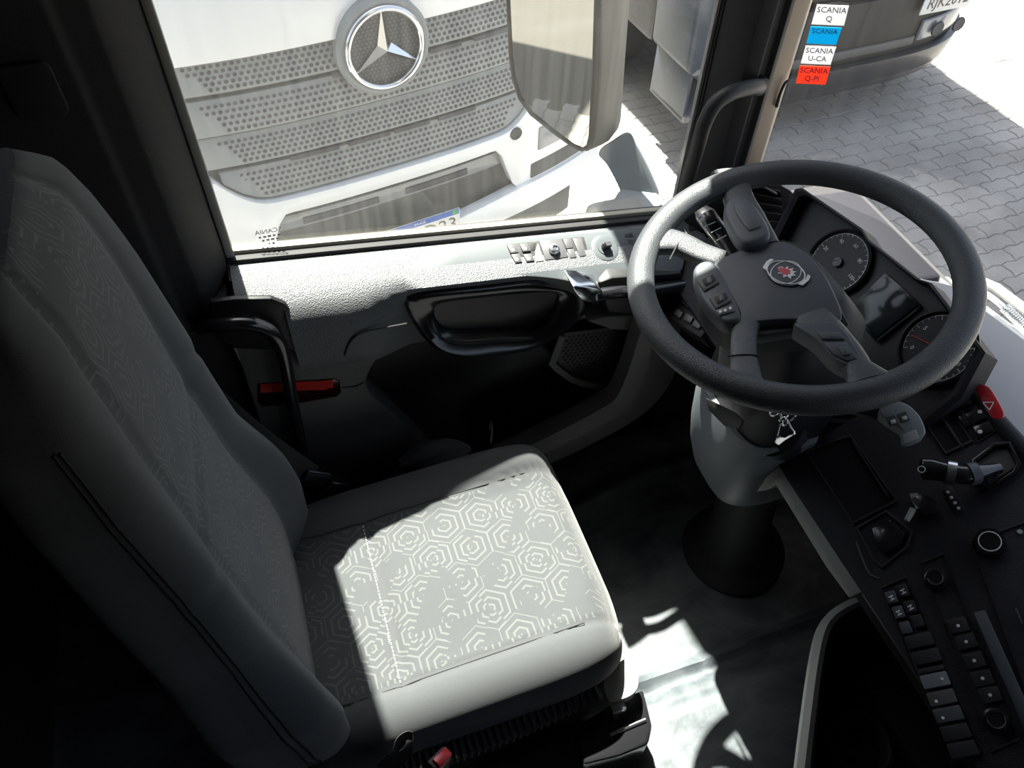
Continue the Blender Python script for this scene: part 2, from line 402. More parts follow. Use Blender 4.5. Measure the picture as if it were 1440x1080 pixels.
# B pillar
mb = MB()
sec = [(-.126, 1.205), (-.130, 1.17), (-.165, 1.112), (-.178, 1.100), (-.215, 1.094), (-.225, 1.085), (-.46, 1.075), (-.74, 1.075), (-.74, 1.22), (-.126, 1.22)]
def zc(x, y): return .80 + (.0 if x > -.15 else .012)
mb.loft([[V((x, y, zc(x, y))) for x, y in sec], [V((x, y, 2.06)) for x, y in sec]])
bp = struct(mb.build('trim_1', 'pillar_black', bevel=.004), 'black pillar trim between the door window and the seat back')
PB = Plane((-.35, 1.077, 1.2), (0, -1, 0), (1, 0, 0))
c = AY(48, 128, 1.078)
MB().prism(rrect(PB, c, .062, .075, .012, -.002), (0, -.007, 0)).build('belt_guide_cover', 'pillar_black', bp, bevel=.002)
MB().box((-.119, 1.192, 1.43), (.014, .016, 1.24)).build('window_seal', 'seal_grey', bp, bevel=.002)
mb = MB(); mb.tube(spline([AY(322, 470, 1.09), AY(345, 520, 1.09), AY(360, 560, 1.09), AY(372, 590, 1.09)], 5), .0035, 8)
mb.build('trim_edge', 'seal_grey', bp)
# A pillar
sec = [(.803, 1.205), (.812, 1.165), (.835, 1.130), (.862, 1.122), (.870, 1.132), (.882, 1.132), (.890, 1.124), (.905, 1.135), (.916, 1.160), (.92, 1.22), (.803, 1.22)]
ap = struct(MB().loft([[V((x, y, .74)) for x, y in sec], [V((x, y, 2.06)) for x, y in sec]]).build('trim_2', 'pillar_black', bevel=.002), 'black windshield pillar trim beside the driver door window')
MB().box((.7985, 1.205, 1.40), (.006, .010, 1.24)).build('window_seal', 'seal_grey', ap)
MB().box((.806, 1.198, 1.40), (.006, .010, 1.24)).build('rubber_channel', 'rubber', ap)
sec = [(.90, 1.172), (.966, 1.172), (.982, 1.185), (.982, 1.225), (.90, 1.225)]
mb = MB().loft([[V((x, y, .72)) for x, y in sec], [V((x, y, 2.06)) for x, y in sec]])
tp = mb.build('painted_edge', 'tan_paint', ap, bevel=.003, label='tan painted metal edge beside the windshield glass')
pth = spline([AY(1109, 113, 1.165), AY(1104, 117, 1.165), AY(1097, 132, 1.166), AY(1092, 150, 1.168)], 5)
MB().tube(pth, [.0022+.0012*(i/len(pth)) for i in range(len(pth))], 8).build('hook_wire', 'rubber', ap)
struct(MB().box((.34, 1.16, 1.975), (1.2, .12, .19)).build('trim_3', 'pillar_black'), 'black header trim above the driver door window')
MB().prism([V((x, 1.20, z)) for x, z in ((.812, 1.60), (.70, 1.60), (.635, 1.63), (.618, 1.68), (.606, 1.82), (.56, 1.86), (.55, 1.93), (.812, 1.93))], (0, .02, 0)).build('shade_filler', 'pillar_black', ap)  # unseen filler added to shade the wheel hub and upper thumb pad
struct(MB().box((1.06, .07, 1.80), (.42, 2.3, .56)).build('trim_4', 'headliner'), 'header above the windshield, extended down out of view to cut sky light')  # lower part is out of view, added to dim sky light inside
sec = [(.80, -1.10), (.80, -1.04), (.87, -1.0), (.93, -1.03), (.968, -1.09)]
struct(MB().loft([[V((x, y, .72)) for x, y in sec], [V((x, y, 2.06)) for x, y in sec]]).build('trim_5', 'pillar_black'), 'windshield pillar trim on the passenger side')

# windshield: bent at the corners, nearly upright
WS = [(.955, 1.20), (1.03, 1.165), (1.11, 1.10), (1.18, 1.01), (1.24, .86), (1.28, .65), (1.305, .35), (1.31, .07)]
WS = WS + [(x, .14-y) for x, y in WS[::-1][1:]]
def ws(z): return [V((x - .07*(z-.78)*smoothstep(.95, 1.25, x), y, z)) for x, y in WS]
mb = MB(); mb.grid([ws(.74+.105*k) for k in range(11)])
struct(mb.build('window_2', 'windshield_glass', smooth=60), 'large curved windshield')
SG = (V((1.11, 1.10, 0))-V((1.03, 1.165, 0))).normalized()
PW = Plane((1.026, 1.155, 1.1), SG.cross(V((0, 0, 1))) if SG.cross(V((0, 0, 1))).x < 0 else -SG.cross(V((0, 0, 1))), SG)

# driver door --------------------------------------------------------
def sill(x): return .860 - .118*x
D1 = struct(thing('door_1', (.35, 1.15, 0)), 'driver door with grey upper trim and black lower pocket')
mb = MB()
outer = [(-.13, -.03), (.84, -.03), (.84, sill(.84)-.01), (-.13, sill(-.13)-.01)]
mb.prism([V((x, 1.14, z)) for x, z in outer], (0, .10, 0)); mb.build('door_shell', 'door_black', D1)
struct(MB().prism([V((-.13, 1.204, sill(-.13)-.03)), V((.81, 1.204, sill(.81)-.03)), V((.81, 1.204, 1.93)), V((-.13, 1.204, 1.93))], (0, .005, 0)).build('window_1', 'door_glass'), 'dusty driver door window glass')
# upper trim with a rounded inner edge
def prof(x):
    s = sill(x); k = smoothstep(.10, .19, x)
    return [V((x, y, z)) for y, z in ((1.192, s-.002), (1.15, s-.004), (1.11, s-.012), (1.08, s-.026), (1.060+.020*k, s-.048), (1.050+.046*k, s-.08), (1.048+.052*k, s-.13), (1.052+.048*k, s-.175), (1.075+.027*k, s-.195), (1.15, s-.20), (1.192, s-.2))]
mb = MB().loft([prof(-.048+.888*i/24) for i in range(25)])
mb.build('sill_trim', 'door_grey', D1, smooth=50)
MB().loft([[V((x, y, sill(x)+dz)) for y, dz in ((1.192, -.002), (1.15, -.004), (1.11, -.012), (1.086, -.026), (1.084, -.05), (1.192, -.05))] for x in (-.125, -.048)]).build('sill_end', 'door_grey', D1, smooth=50)
pl = spline([AY(1030*0+485, 500, 1.0465), AY(492, 482, 1.0465), AY(508, 468, 1.0465), AY(540, 461, 1.0465), AY(572, 455, 1.0465)], 6)
MB().tube(pl, .0018, 6).build('seam', 'rubber', D1)
mb = MB()
for z0, z1, y0, y1, nm, mm in ((.0, .014, 1.193, 1.206, 'outer_seal', 'seal_beige'), (-.004, .006, 1.176, 1.194, 'inner_seal', 'rubber')):
    m_ = MB(); m_.loft([[V((x, y0, sill(x)+z0)), V((x, y1, sill(x)+z0)), V((x, y1, sill(x)+z1)), V((x, y0, sill(x)+z1))] for x in (-.125, .2, .5, .81)])
    m_.build(nm, mm, D1, bevel=.002)
# black end cap by the pillar
poly = [AY(x, y, 1.072) for x, y in ((296, 425), (330, 421), (382, 420), (402, 428), (415, 444), (424, 470), (436, 505), (424, 503), (405, 493), (330, 491), (300, 470))]
MB().prism(poly, (0, .012, 0)).build('end_cap', 'door_black', D1, bevel=.003)
# raised control pod on the sill
PP = Plane((.2, 1.16, sill(.2)+.002), (V((.5, 0, sill(.7)-sill(.2)))).cross(V((0, -.105, -.042))).normalized()*(-1 if (V((.5, 0, sill(.7)-sill(.2)))).cross(V((0, -.105, -.042))).z < 0 else 1), (1, 0, 0))
po = spline([PP(x, y, .002) for x, y in ((571, 404), (573, 385), (585, 367), (610, 353), (650, 344), (720, 337), (800, 330), (905, 319), (958, 314), (962, 350), (955, 384), (905, 388), (860, 391), (842, 398), (832, 411), (815, 402), (790, 394), (740, 389), (680, 391), (620, 397))], 4, True)
pod = MB().prism([p - PP.n*.035 for p in po], PP.n*.037).build('switch_pod', 'pod_grey', D1, bevel=.003, smooth=30)
def quad_on(pl, pts, off, th): return [pl(x, y, off) for x, y in pts], pl.n*th
def button(pl, pts, off, th, nm, mm, parent, bev=.0015, lab=None):
    a, b = quad_on(pl, pts, off, th); return MB().prism(a, b).build(nm, mm, parent, bevel=bev, label=lab)
button(PP, ((709, 344), (821, 333), (829, 361), (724, 376)), 0.001, .003, 'switch_panel', 'lower_grey', pod)
def Q(ox, oy, sc, *pts): return [(ox+x/sc, oy+y/sc) for x, y in pts]
K = 1440/280
for a in (((168, 238), (228, 232), (250, 290), (192, 297)), ((196, 304), (254, 297), (276, 358), (226, 366)), ((258, 230), (318, 224), (340, 278), (280, 286)), ((284, 304), (342, 296), (366, 350), (308, 358))):
    pts = Q(680, 300, K, *a); b = button(PP, pts, .003, .005, 'switch', 'switch_grey', pod)
    cx = sum(p[0] for p in pts)/4; cy = sum(p[1] for p in pts)/4
    MB().prism(rrect(PP, PP(cx, cy, .0082), .007, .006, .002), PP.n*.0004).build('switch_icon', 'white_print', pod)
button(PP, Q(680, 300, K, (330, 222), (378, 216), (372, 270), (345, 275)), .003, .002, 'switch_well', 'rubber', pod)
button(PP, Q(680, 300, K, (372, 275), (392, 222), (432, 348), (374, 356)), .003, .004, 'switch', 'pale_plastic', pod)
button(PP, Q(680, 300, K, (402, 206), (560, 192), (612, 322), (444, 345)), .003, .004, 'mirror_control_panel', 'switch_grey', pod)
c = PP(680+507/K, 300+265/K, .007); MB().lathe([(.0115, 0), (.0115, .006), (.0095, .009), (.006, .010), (.0055, .007), (0, .007)], c, PP.n, 20).build('mirror_joystick', 'satin_steel', pod)
for a in (((572, 192), (628, 186), (642, 255), (596, 262)), ((600, 266), (646, 260), (672, 322), (624, 330)), ((640, 186), (705, 182), (740, 312), (692, 318))):
    button(PP, Q(680, 300, K, *a), .003, .004, 'blank_switch', 'switch_grey', pod)
c = PP(680+875/K, 300+255/K, .002)
MB().lathe([(.030, 0), (.030, .003), (.028, .004), (.017, .004), (.0165, .0055), (.0, .0055)], c, PP.n, 32).build('knob_dial', 'pod_grey', pod)
kb = MB().prism(rrect(PP, c, .020, .012, .004, .005), PP.n*.014).build('light_knob', 'black_gloss', pod, bevel=.003)
MB().prism([PP.uv(c, *q, off=.0192) for q in ((-.004, -.004), (.008, -.004), (.008, .004), (-.004, .004))], PP.n*.0005).build('knob_mark', 'satin_steel', pod)
for a in (((1005, 150), (1075, 140), (1090, 180), (1020, 190)), ((1030, 196), (1080, 190), (1090, 235), (1046, 240)), ((1212, 298), (1250, 288), (1260, 325), (1215, 335))):
    button(PP, Q(680, 300, K, *a), .001, .003, 'blank_cover', 'pod_grey', pod)
# black armrest ring with a recess
K5 = 3.0
ou = spline([AY(480+x/K5, 360+y/K5, 1.078) for x, y in ((268, 180), (300, 162), (400, 146), (600, 126), (820, 104), (960, 120), (1050, 138), (1060, 185), (1010, 225), (900, 290), (800, 345), (700, 378), (560, 386), (420, 378), (345, 345), (285, 250))], 5, True)
inn = spline([AY(480+x/K5, 360+y/K5, 1.078) for x, y in ((392, 222), (410, 202), (470, 190), (650, 170), (850, 152), (902, 158), (905, 185), (885, 225), (830, 275), (760, 296), (620, 305), (490, 310), (435, 300), (398, 262))], 5, True)
def by_angle(P, n=72):
    c = sum(P, V((0, 0, 0)))/len(P); P = sorted(P, key=lambda p: math.atan2(p.z-C0.z, p.x-C0.x)); return resample(P, n)
C0 = sum(inn, V((0, 0, 0)))/len(inn)
def polar(P, n=96):
    A = sorted((math.atan2((p.z-C0.z)*2.2, p.x-C0.x), p) for p in P); out = []
    for k in range(n):
        a = -math.pi + 2*math.pi*k/n
        for i in range(len(A)):
            a0, p = A[i]; a1, q = A[(i+1) % len(A)]
            if i == len(A)-1: a1 += 2*math.pi
            if a0 <= a <= a1 or (i == len(A)-1 and a+2*math.pi <= a1):
                t = ((a if a >= a0 else a+2*math.pi)-a0)/max(1e-9, a1-a0); out.append(p.lerp(q, t)); break
    return out
A_, B_ = polar(ou), polar(inn)
rings = []
for t, d in ((0, .03), (0, .002), (.12, -.012), (.35, -.020), (.65, -.018), (.9, -.008), (1, .0), (1.0, .03)):
    rings.append([a.lerp(b, t)+V((0, (d if d > 0 else d*(.25+2.0*smoothstep(C0.z+.045, C0.z-.08, a.lerp(b, t).z))), 0)) for a, b in zip(A_, B_)])
mb = MB().loft(rings, caps=False); mb.build('armrest_ring', 'black_gloss', D1, smooth=50)
MB().prism([b + V((0, .001, 0)) for b in B_], (0, .012, 0)).build('recess_panel', 'door_black', D1)
# inside opener: bright teardrop and dark bar
op = spline([AY(x, y, 1.012) for x, y in ((806, 404), (818, 403), (832, 405), (846, 409), (850, 417), (842, 424), (828, 425), (815, 418))], 4, True)
MB().prism(op, (0, .05, 0)).build('opener_lever', 'chrome', D1, bevel=.008, seg=3)
MB().tube(spline([AY(838, 415, 1.02), AY(870, 411, 1.015), AY(905, 409, 1.02), AY(960, 402, 1.03)], 5), .013, 14).build('pull_bar', 'black_gloss', D1)
MB().prism([AY(x, y, 1.045) for x, y in ((842, 398), (862, 391), (960, 384), (970, 440), (905, 445), (855, 440))], (0, .08, 0)).build('pull_surround', 'door_black', D1, bevel=.006)
# lower left grey panel, red reflector
lg = [AY(x, y, 1.085) for x, y in ((330, 488), (408, 492), (430, 503), (533, 502), (522, 518), (514, 538), (520, 552), (560, 590), (600, 628), (650, 690), (640, 760), (430, 760), (380, 640))]
lp = MB().prism(lg, (0, .07, 0)).build('lower_panel', 'lower_grey', D1, bevel=.006)
MB().tube([AY(482, 545, 1.084), AY(500, 544, 1.083), AY(512, 538, 1.083)], .0012, 6).build('seam', 'rubber', lp)
rf = MB().prism([AY(x, y, 1.083) for x, y in ((362, 540), (470, 533), (478, 536), (480, 552), (474, 558), (430, 566), (368, 573), (362, 565))], (0, .02, 0)).build('reflector_housing', 'lens_dark', D1, bevel=.002)
MB().prism([AY(x, y, 1.081) for x, y in ((366, 541), (468, 535), (469, 545), (455, 549), (430, 549), (366, 553))], (0, .006, 0)).build('door_reflector', 'red_reflector', rf, bevel=.001, label='red ribbed door warning reflector')
# map pocket lip and speaker grille
lip_t = spline([AY(x, y, 1.0) for x, y in ((700, 646), (735, 630), (800, 598), (850, 571), (868, 556), (884, 520), (897, 480), (905, 458))], 5)
lip_b = spline([AY(x, y, 1.0) for x, y in ((715, 700), (775, 668), (830, 642), (905, 600), (945, 560), (962, 520), (965, 480), (968, 450))], 5)
mb = MB(); rings = []
for a, b in zip(lip_t, lip_b):
    rings.append([a+V((0, .045, -.004)), a+V((0, .03, .002)), a+V((0, .0, -.004)), a.lerp(b, .22)+V((0, -.014, 0)), a.lerp(b, .30)+V((0, -.012, 0)), a.lerp(b, .6)+V((0, .0, 0)), b+V((0, .03, 0)), b+V((0, .08, -.02)), a.lerp(b, .5)+V((0, .08, 0))])
mb.loft(rings).build('map_pocket', 'lip_grey', D1, smooth=35)
PSp = Plane((.6, 1.10, .5), (-.12, -1, .10), (1, 0, 0))
fo = [PSp(x, y) for x, y in ((785, 468), (770, 508), (778, 517), (800, 533), (820, 540), (857, 546), (880, 540), (898, 470), (895, 455))]
sf = MB(); ring0 = fo[:6]; pin = [PSp(x, y) for x, y in ((793, 470), (780, 506), (787, 513), (805, 526), (823, 533), (857, 539))]
mb = MB()
for i in range(5): mb.prism([ring0[i], ring0[i+1], pin[i+1], pin[i]], PSp.n*.012)
mb.build('speaker_frame', 'lip_grey', D1)
mb = MB().prism(fo, PSp.n*.003); sg = mb.build('speaker_grille', 'door_black', D1)
mb = MB()
c0 = PSp(835, 500)
for i in range(-8, 9):
    for j in range(-7, 8):
        q = PSp.uv(c0, (i+.5*(j % 2))*.0115, j*.0100, .0035)
        px = q - CAM
        X_, Y_ = 720+FPX*px.dot(rt)/px.dot(fw), 540-FPX*px.dot(up)/px.dot(fw)
        if 796+(Y_-470)*-.15 < X_ < 890-(Y_-470)*.2 and 466 < Y_ < 528+(X_-800)*.12: mb.prism(disc_on(PSp, q, .0036, 0, 6), PSp.n*.0012)
mb.build('grille_studs', 'black_plastic', sg, smooth=0, kind='stuff')
# grey strip under the armrest near the hinge
MB().prism([AY(x, y, 1.06) for x, y in ((826, 452), (850, 446), (925, 440), (925, 460), (890, 465), (860, 464))], (0, .06, 0)).build('hinge_strip', 'lip_grey', D1, bevel=.004)
# glass markings, read from outside
c = AY(377, 325, 1.2035)
GM = thing('window_marking', c, 'mirror-reversed dark maker lettering printed low on the driver door glass', 'lettering')
text('lettering', 'SCANIA', .0135, c, (1, 0, 0), (0, 0, 1), 'ink_grey', GM, mirror=True)
for z_, n_, w_ in ((.011, 5, .006), (.019, 4, .006), (.028, 2, .005), (.036, 3, .005)):
    m_ = MB()
    for k in range(n_): m_.box(c + V(((k-(n_-1)/2)*(w_+.0025), 0, -z_)), (w_*(.7+.3*((k*7) % 3)/2), .0006, .004))
    m_.build('small_print', 'ink_grey', GM, smooth=0)

# cowl outside the windshield foot
mb = MB(); W0 = WS[2:9]
mb.grid([[V((x+dx, y*1.0+dx*.25, z)) for x, y in WS[4:11]] for dx, z in ((.012, .745), (.04, .735), (.055, .725), (.06, .70), (.06, .45))])
struct(mb.build('trim_6', 'cowl_white'), 'pale outer cowl below the windshield')

# ================================================================== DRIVER SEAT
YS = .69
SEAT = thing('driver_seat', (.08, YS, .05), 'dark grey cloth driver seat with woven hexagon lines on its cushion', 'seat')
CX, HX, HY = .112, .335, .262
def cush_top(x, y):
    t = (y-YS)/HY; s = (x-CX)/HX
    z = .405 + .022*s + (.030 if t > 0 else .012)*smoothstep(.55, .86, abs(t)) + (.012*smoothstep(.5, .9, t))
    z -= .010*math.exp(-((x-.005)/.010)**2)*smoothstep(.8, .6, abs(t))
    z -= .007*math.exp(-((abs(t)-.66)/.022)**2)*smoothstep(-.75, -.6, s)
    z += .012*math.exp(-((x-.14)/.13)**2 - (t/.5)**2)
    z -= .05*smoothstep(.72, 1.0, s)**2
    return z
def superell(a, n=5.5):
    c_, s_ = math.cos(a), math.sin(a)
    return math.copysign(abs(c_)**(2/n), c_), math.copysign(abs(s_)**(2/n), s_)
NA = 120; rings = []
for k in range(31):
    rho = k/30
    R_ = []
    for i in range(NA):
        sx, sy = superell(2*math.pi*i/NA); x, y = CX+HX*sx*rho, YS+HY*sy*rho
        nr = smoothstep(.3, .9, -sy); r_0 = .80-.14*nr; e = max(0, (rho-r_0)/(1-r_0)); drop = (.062+.030*nr)*(1-math.sqrt(max(0, 1-e*e)))
        R_.append(V((x, y, cush_top(x, y)-drop)))
    rings.append(R_)
for d, sc in ((.025, 1.005), (.05, .995), (.075, .975), (.085, .93), (.088, .5)):
    rings.append([V((CX+(p.x-CX)*sc, YS+(p.y-YS)*sc, p.z-d)) for p in rings[30]])
full = MB().loft(rings, caps=False)
full.build('cushion', 'fabric_pattern', SEAT, smooth=80, uvf=lambda p: (p.x, p.y if p.x < CX+HX*.90 else 3))
mb = MB()
for k in range(46):
    y = YS-.165+.33*k/45; x = -.004; z = cush_top(x, y)
    mb.box((x, y, z+.0005), (.0014, .0045, .0014))
mb.build('stitching', 'white_print', SEAT, smooth=0, kind='stuff')
for sgn in (-1, 1):
    MB().tube([V((x, YS+sgn*.66*HY, cush_top(x, YS+sgn*.66*HY)+(.0016 if sgn > 0 else .0008))) for x in [-.15+.5*k/30 for k in range(31)]], .0012, 6).build('seam', 'rubber', SEAT)
# backrest
B0 = V((-.207, YS, .30)); REC = math.radians(3); BH = 1.07
ba = V((-math.sin(REC), 0, math.cos(REC))); bn = V((math.cos(REC), 0, math.sin(REC)))
HW = [(0, .215), (.05, .245), (.15, .268), (.28, .272), (.36, .256), (.46, .232), (.60, .222), (.80, .216), (.90, .200), (.96, .170), (1.0, .12)]
TF = [(0, .045), (.05, .06), (.2, .06), (.6, .05), (.85, .05), (.95, .045), (1, .02)]
TB = [(0, .05), (.05, .09), (.6, .09), (.9, .07), (1, .02)]
BB = [(0, .045), (.08, .066), (.2, .070), (.32, .058), (.45, .035), (.65, .03), (.8, .018), (.9, .008), (1, 0)]
def bpt(v, a):
    hw = lerp_tab(HW, v); sx, sy = superell(a, 4.2); y = hw*sx; t = abs(sx)
    if sy >= 0: wv = (lerp_tab(TF, v) + .015*math.exp(-((v-.25)/.15)**2) + lerp_tab(BB, v)*smoothstep(.55, .9, t) - .008*math.exp(-((t-.60)/.03)**2))*abs(sy)
    else: wv = -lerp_tab(TB, v)*abs(sy)
    if sy >= 0: wv -= .007*math.exp(-((v-.62)/.008)**2)*(abs(sy))
    return B0 + ba*(v*BH) + V((0, y, 0)) + bn*wv
HB = 70
full = MB().loft([[bpt(k/HB, 2*math.pi*i/96) for i in range(96)] for k in range(HB+1)])
def back_uv(p):
    q = p-B0; v = q.dot(ba)/BH
    return (p.z, .69 + (p.y-.69)*.166/(.60*lerp_tab(HW, v))) if q.dot(bn) > .002 else (p.z, 3)
full.build('backrest', 'fabric_pattern', SEAT, smooth=80, uvf=back_uv)
for a in (math.radians(176), math.radians(172.5)):
    MB().tube([bpt(k/HB, a) + V((0, -.0006, 0)) for k in range(2, 64)], .0016, 6).build('seam', 'rubber', SEAT)
# base: bellows, covers, rails
mb = MB(); rings = []
for k in range(41):
    t = k/40; z = .06+.235*t; gg = .012*abs(math.sin(t*math.pi*8)); R_ = []
    for i in range(60):
        sx, sy = superell(2*math.pi*i/60, 6); R_.append(V((CX-.02+(.245-gg)*sx, YS+(.225-gg)*sy, z)))
    rings.append(R_)
mb.loft(rings).build('bellows', 'rubber', SEAT, smooth=70)
MB().box((CX-.01, YS, .055), (.56, .46, .05)).build('base_frame', 'black_plastic', SEAT, bevel=.008)
MB().prism([V((x, .445, z)) for x, z in ((-.16, .30), (-.16, .13), (.20, .10), (.40, .12), (.42, .20), (.36, .26), (.1, .29))], (0, .03, 0)).build('side_cover', 'black_plastic', SEAT, bevel=.008)
# corrugated air hose along the near side
pts = []; rr = []
for k in range(121):
    t = k/120; p = AZ(545+290*t, 1078-112*t + 10*math.sin(t*math.pi), .275); pts.append(p); rr.append(.022+.006*(1 if (k//2) % 2 else 0)*1.0)
MB().tube(pts, rr, 16).build('corrugated_hose', 'rubber', SEAT, smooth=30)
mb = MB().prism([AZ(x, y, .20) for x, y in ((868, 984), (905, 968), (918, 1020), (912, 1046), (872, 1062), (820, 1075), (812, 1020))], (0, 0, -.12)); mb.build('front_foot', 'black_gloss', SEAT, bevel=.008)
MB().tube([AZ(858, 1033, .203), AZ(908, 1012, .203)], .004, 8).build('slide_rail', 'satin_steel', SEAT)
mb = MB().prism(spline([AZ(x, y, .27) for x, y in ((850, 955), (880, 925), (896, 938), (898, 962), (890, 976), (872, 984), (856, 985))], 4, True), (0, 0, -.03)); mb.build('adjust_lever', 'pale_plastic', SEAT, bevel=.008, label='pale plastic adjusting lever at the front corner')
MB().box(AZ(868, 994, .24), (.03, .022, .02)).build('lever_clip', 'satin_steel', SEAT, bevel=.003)
# buckle on its stalk
BK = thing('seat_belt_buckle', AZ(612, 1072, .28), 'black seat belt buckle with a red release button beside the seat', 'buckle')
p0, p1 = AZ(618, 1068, .42), AZ(602, 1125, .30)
ax = (p0-p1).normalized(); sd_ = ax.cross(V((.5, -.3, .8))).normalized(); nn = sd_.cross(ax)
Rb = Matrix((sd_, ax, nn)).transposed()
MB().box(p0-ax*.03, (.044, .075, .022), Rb).build('housing', 'black_plastic', BK, bevel=.005)
MB().box(p0+ax*.004+nn*.004, (.032, .022, .018), Rb).build('release_button', 'red_plastic', BK, bevel=.003, label='red release button')
MB().tube([p0-ax*.06, p0-ax*.16], .009, 10).build('stalk', 'black_plastic', BK)
c = AZ(566, 1052, .40)
LP = MB().ribbon(spline([AZ(540, 1078, .37), AZ(556, 1060, .40), AZ(563, 1042, .415), AZ(573, 1038, .41), AZ(570, 1056, .395), AZ(548, 1078, .36)], 6), (0, .3, 1), .03, .0015)
tag(LP.build('webbing_loop', 'belt_web'), 'short dark webbing loop with a pale edge beside the seat bolster', 'strap')

# seat belt from the pillar down to the floor anchor
SB = thing('seat_belt', (-.06, 1.0, .30), 'black seat belt running down between the seat and the door', 'seat belt')
bp_ = spline([V((-.42, 1.045, 1.45)), V((-.36, 1.04, 1.18)), AY(160, 430, 1.02), AY(230, 495, 1.01), AY(300, 562, 1.0), AY(370, 620, .995), AY(420, 655, .99), AY(438, 668, .985)], 6)
MB().ribbon(bp_, (1, .35, .4), .046, .0016).build('strap', 'belt_web', SB)
q = AY(443, 673, .985)
Rq = Matrix.Rotation(math.radians(38), 3, 'Y')
MB().box(q, (.052, .008, .045), Rq).build('tongue_plate', 'satin_steel', SB, bevel=.002)
MB().box(q+V((.0, -.006, .006)), (.056, .012, .036), Rq).build('tongue_cover', 'black_plastic', SB, bevel=.004)
MB().box(q+V((.028, 0, -.055)), (.05, .03, .075), Rq).build('anchor_bracket', 'black_gloss', SB, bevel=.006)
MB().box(AY(459, 688, .97), (.045, .002, .003), Matrix.Rotation(math.radians(-30), 3, 'Y')).build('bracket_edge', 'satin_steel', SB)
MB().tube([AY(424, 708, .97), AY(455, 735, .97)], .003, 8).build('anchor_rod', 'satin_steel', SB)
MB().lathe([(.008, 0), (.007, .004), (0, .005)], AY(478, 711, .965), (-.3, -.6, .7), 14).build('bolt_head', 'chrome', SB)

# grab handles
def handle(name, pts, rad, label, mt_, feet):
    H = thing(name, pts[0], label, 'handle'); P = spline(pts, 7); MB().tube(P, rad, 16).build('grip', mt_, H, smooth=60)
    for a, b in feet: MB().tube([a, b], rad*1.35, 16).build('mount', 'black_plastic', H, bevel=.003)
    return H
h1 = [AY(283, 462, 1.095), AY(300, 458, 1.055), AY(340, 455, 1.045), AY(368, 460, 1.045), AY(388, 474, 1.045), AY(400, 505, 1.047), AY(412, 570, 1.052), AY(424, 630, 1.06), AY(432, 680, 1.08)]
handle('grab_handle', h1, .0125, 'black tubular grab handle at the rear edge of the driver door', 'black_gloss', [(h1[0], h1[0]+V((-.01, .03, 0)))])
h2 = [AY(1068, 121, 1.125), AY(1058, 122, 1.09), AY(1030, 130, 1.068), AY(1006, 146, 1.06), AY(990, 175, 1.06), AY(980, 210, 1.065), AY(968, 250, 1.08), AY(958, 290, 1.11)]
handle('grab_handle', h2, .0135, 'dark grey curved grab handle on the windshield pillar', 'black_plastic', [(h2[0]+V((0, -.006, 0)), h2[0]+V((.0, .02, 0)))])

# rag in the door pocket and a small cable tie
mb = MB(); rings = []
c = AY(612, 640, 1.03)
for k in range(13):
    t = k/12; R_ = []
    for i in range(28):
        a = 2*math.pi*i/28; rr_ = math.sin(math.pi*min(.98, max(.06, t)))**.6*(1+.18*math.sin(3*a+5*t)+.1*math.sin(7*a+9*t))
        R_.append(c + V((-.085+.17*t, .032*rr_*math.cos(a), .032*rr_*math.sin(a)+.012*math.sin(4*t))))
    rings.append(R_)
tag(MB().loft(rings).build('cleaning_rag', 'cloth_rag', smooth=60), 'crumpled blue-grey cloth stuffed in the door pocket', 'cloth')
tag(MB().ribbon(spline([AY(690, 622, 1.04), AY(692, 605, 1.04), AY(691, 594, 1.045), AY(688, 604, 1.05)], 5), (0, 1, 0), .010, .0012).build('cable_tie', 'sticker_white'), 'small white plastic strip standing in the door pocket', 'strip')

# ================================================================== STEERING WHEEL
TW = math.radians(11); CW = V((.690, .683, 1.060))
PWh = Plane(CW, (-math.sin(TW), 0, math.cos(TW)), (0, -1, 0))
WH = thing('steering_wheel', CW - PWh.n*.05, 'dark grey four-spoke steering wheel with maker emblem on the hub', 'steering wheel')
RW, RT = .228, .0205
pts = [PWh.uv(CW, RW*math.cos(2*math.pi*k/96), RW*math.sin(2*math.pi*k/96)) for k in range(96)]
rings = []
for k in range(97):
    a = 2*math.pi*k/96; rad = PWh.u*math.cos(a)+PWh.v*math.sin(a); c = CW+rad*RW
    rings.append([c + rad*(RT*1.02*math.cos(b)) + PWh.n*(RT*.95*math.sin(b)) for b in [2*math.pi*i/24 for i in range(24)]])
MB().loft(rings, caps=False).build('rim', 'wheel_rubber', WH, smooth=80)
def hp(x, y, off=-.018): return PWh(x, y, off)
def slab(nm, pxs, off, th, mt_, parent, bev=.006, seg=3, sp=4, lab=None):
    P = [hp(x, y, off) for x, y in pxs]
    if sp: P = spline(P, sp, True)
    return MB().prism([p - PWh.n*th for p in P], PWh.n*th).build(nm, mt_, parent, bevel=bev, seg=seg, smooth=50, label=lab)
hub = slab('hub_cover', ((1003, 372), (1025, 358), (1055, 347), (1085, 340), (1110, 342), (1140, 360), (1165, 395), (1183, 436), (1180, 448), (1160, 450), (1100, 449), (1048, 452), (1040, 436), (1022, 405)), -.010, .05, 'hub_plastic', WH, .010, 4)
slab('hub_body', ((995, 375), (1085, 338), (1142, 358), (1186, 440), (1180, 460), (1045, 466), (1010, 452), (985, 415)), -.028, .05, 'black_plastic', WH, .01, 3)
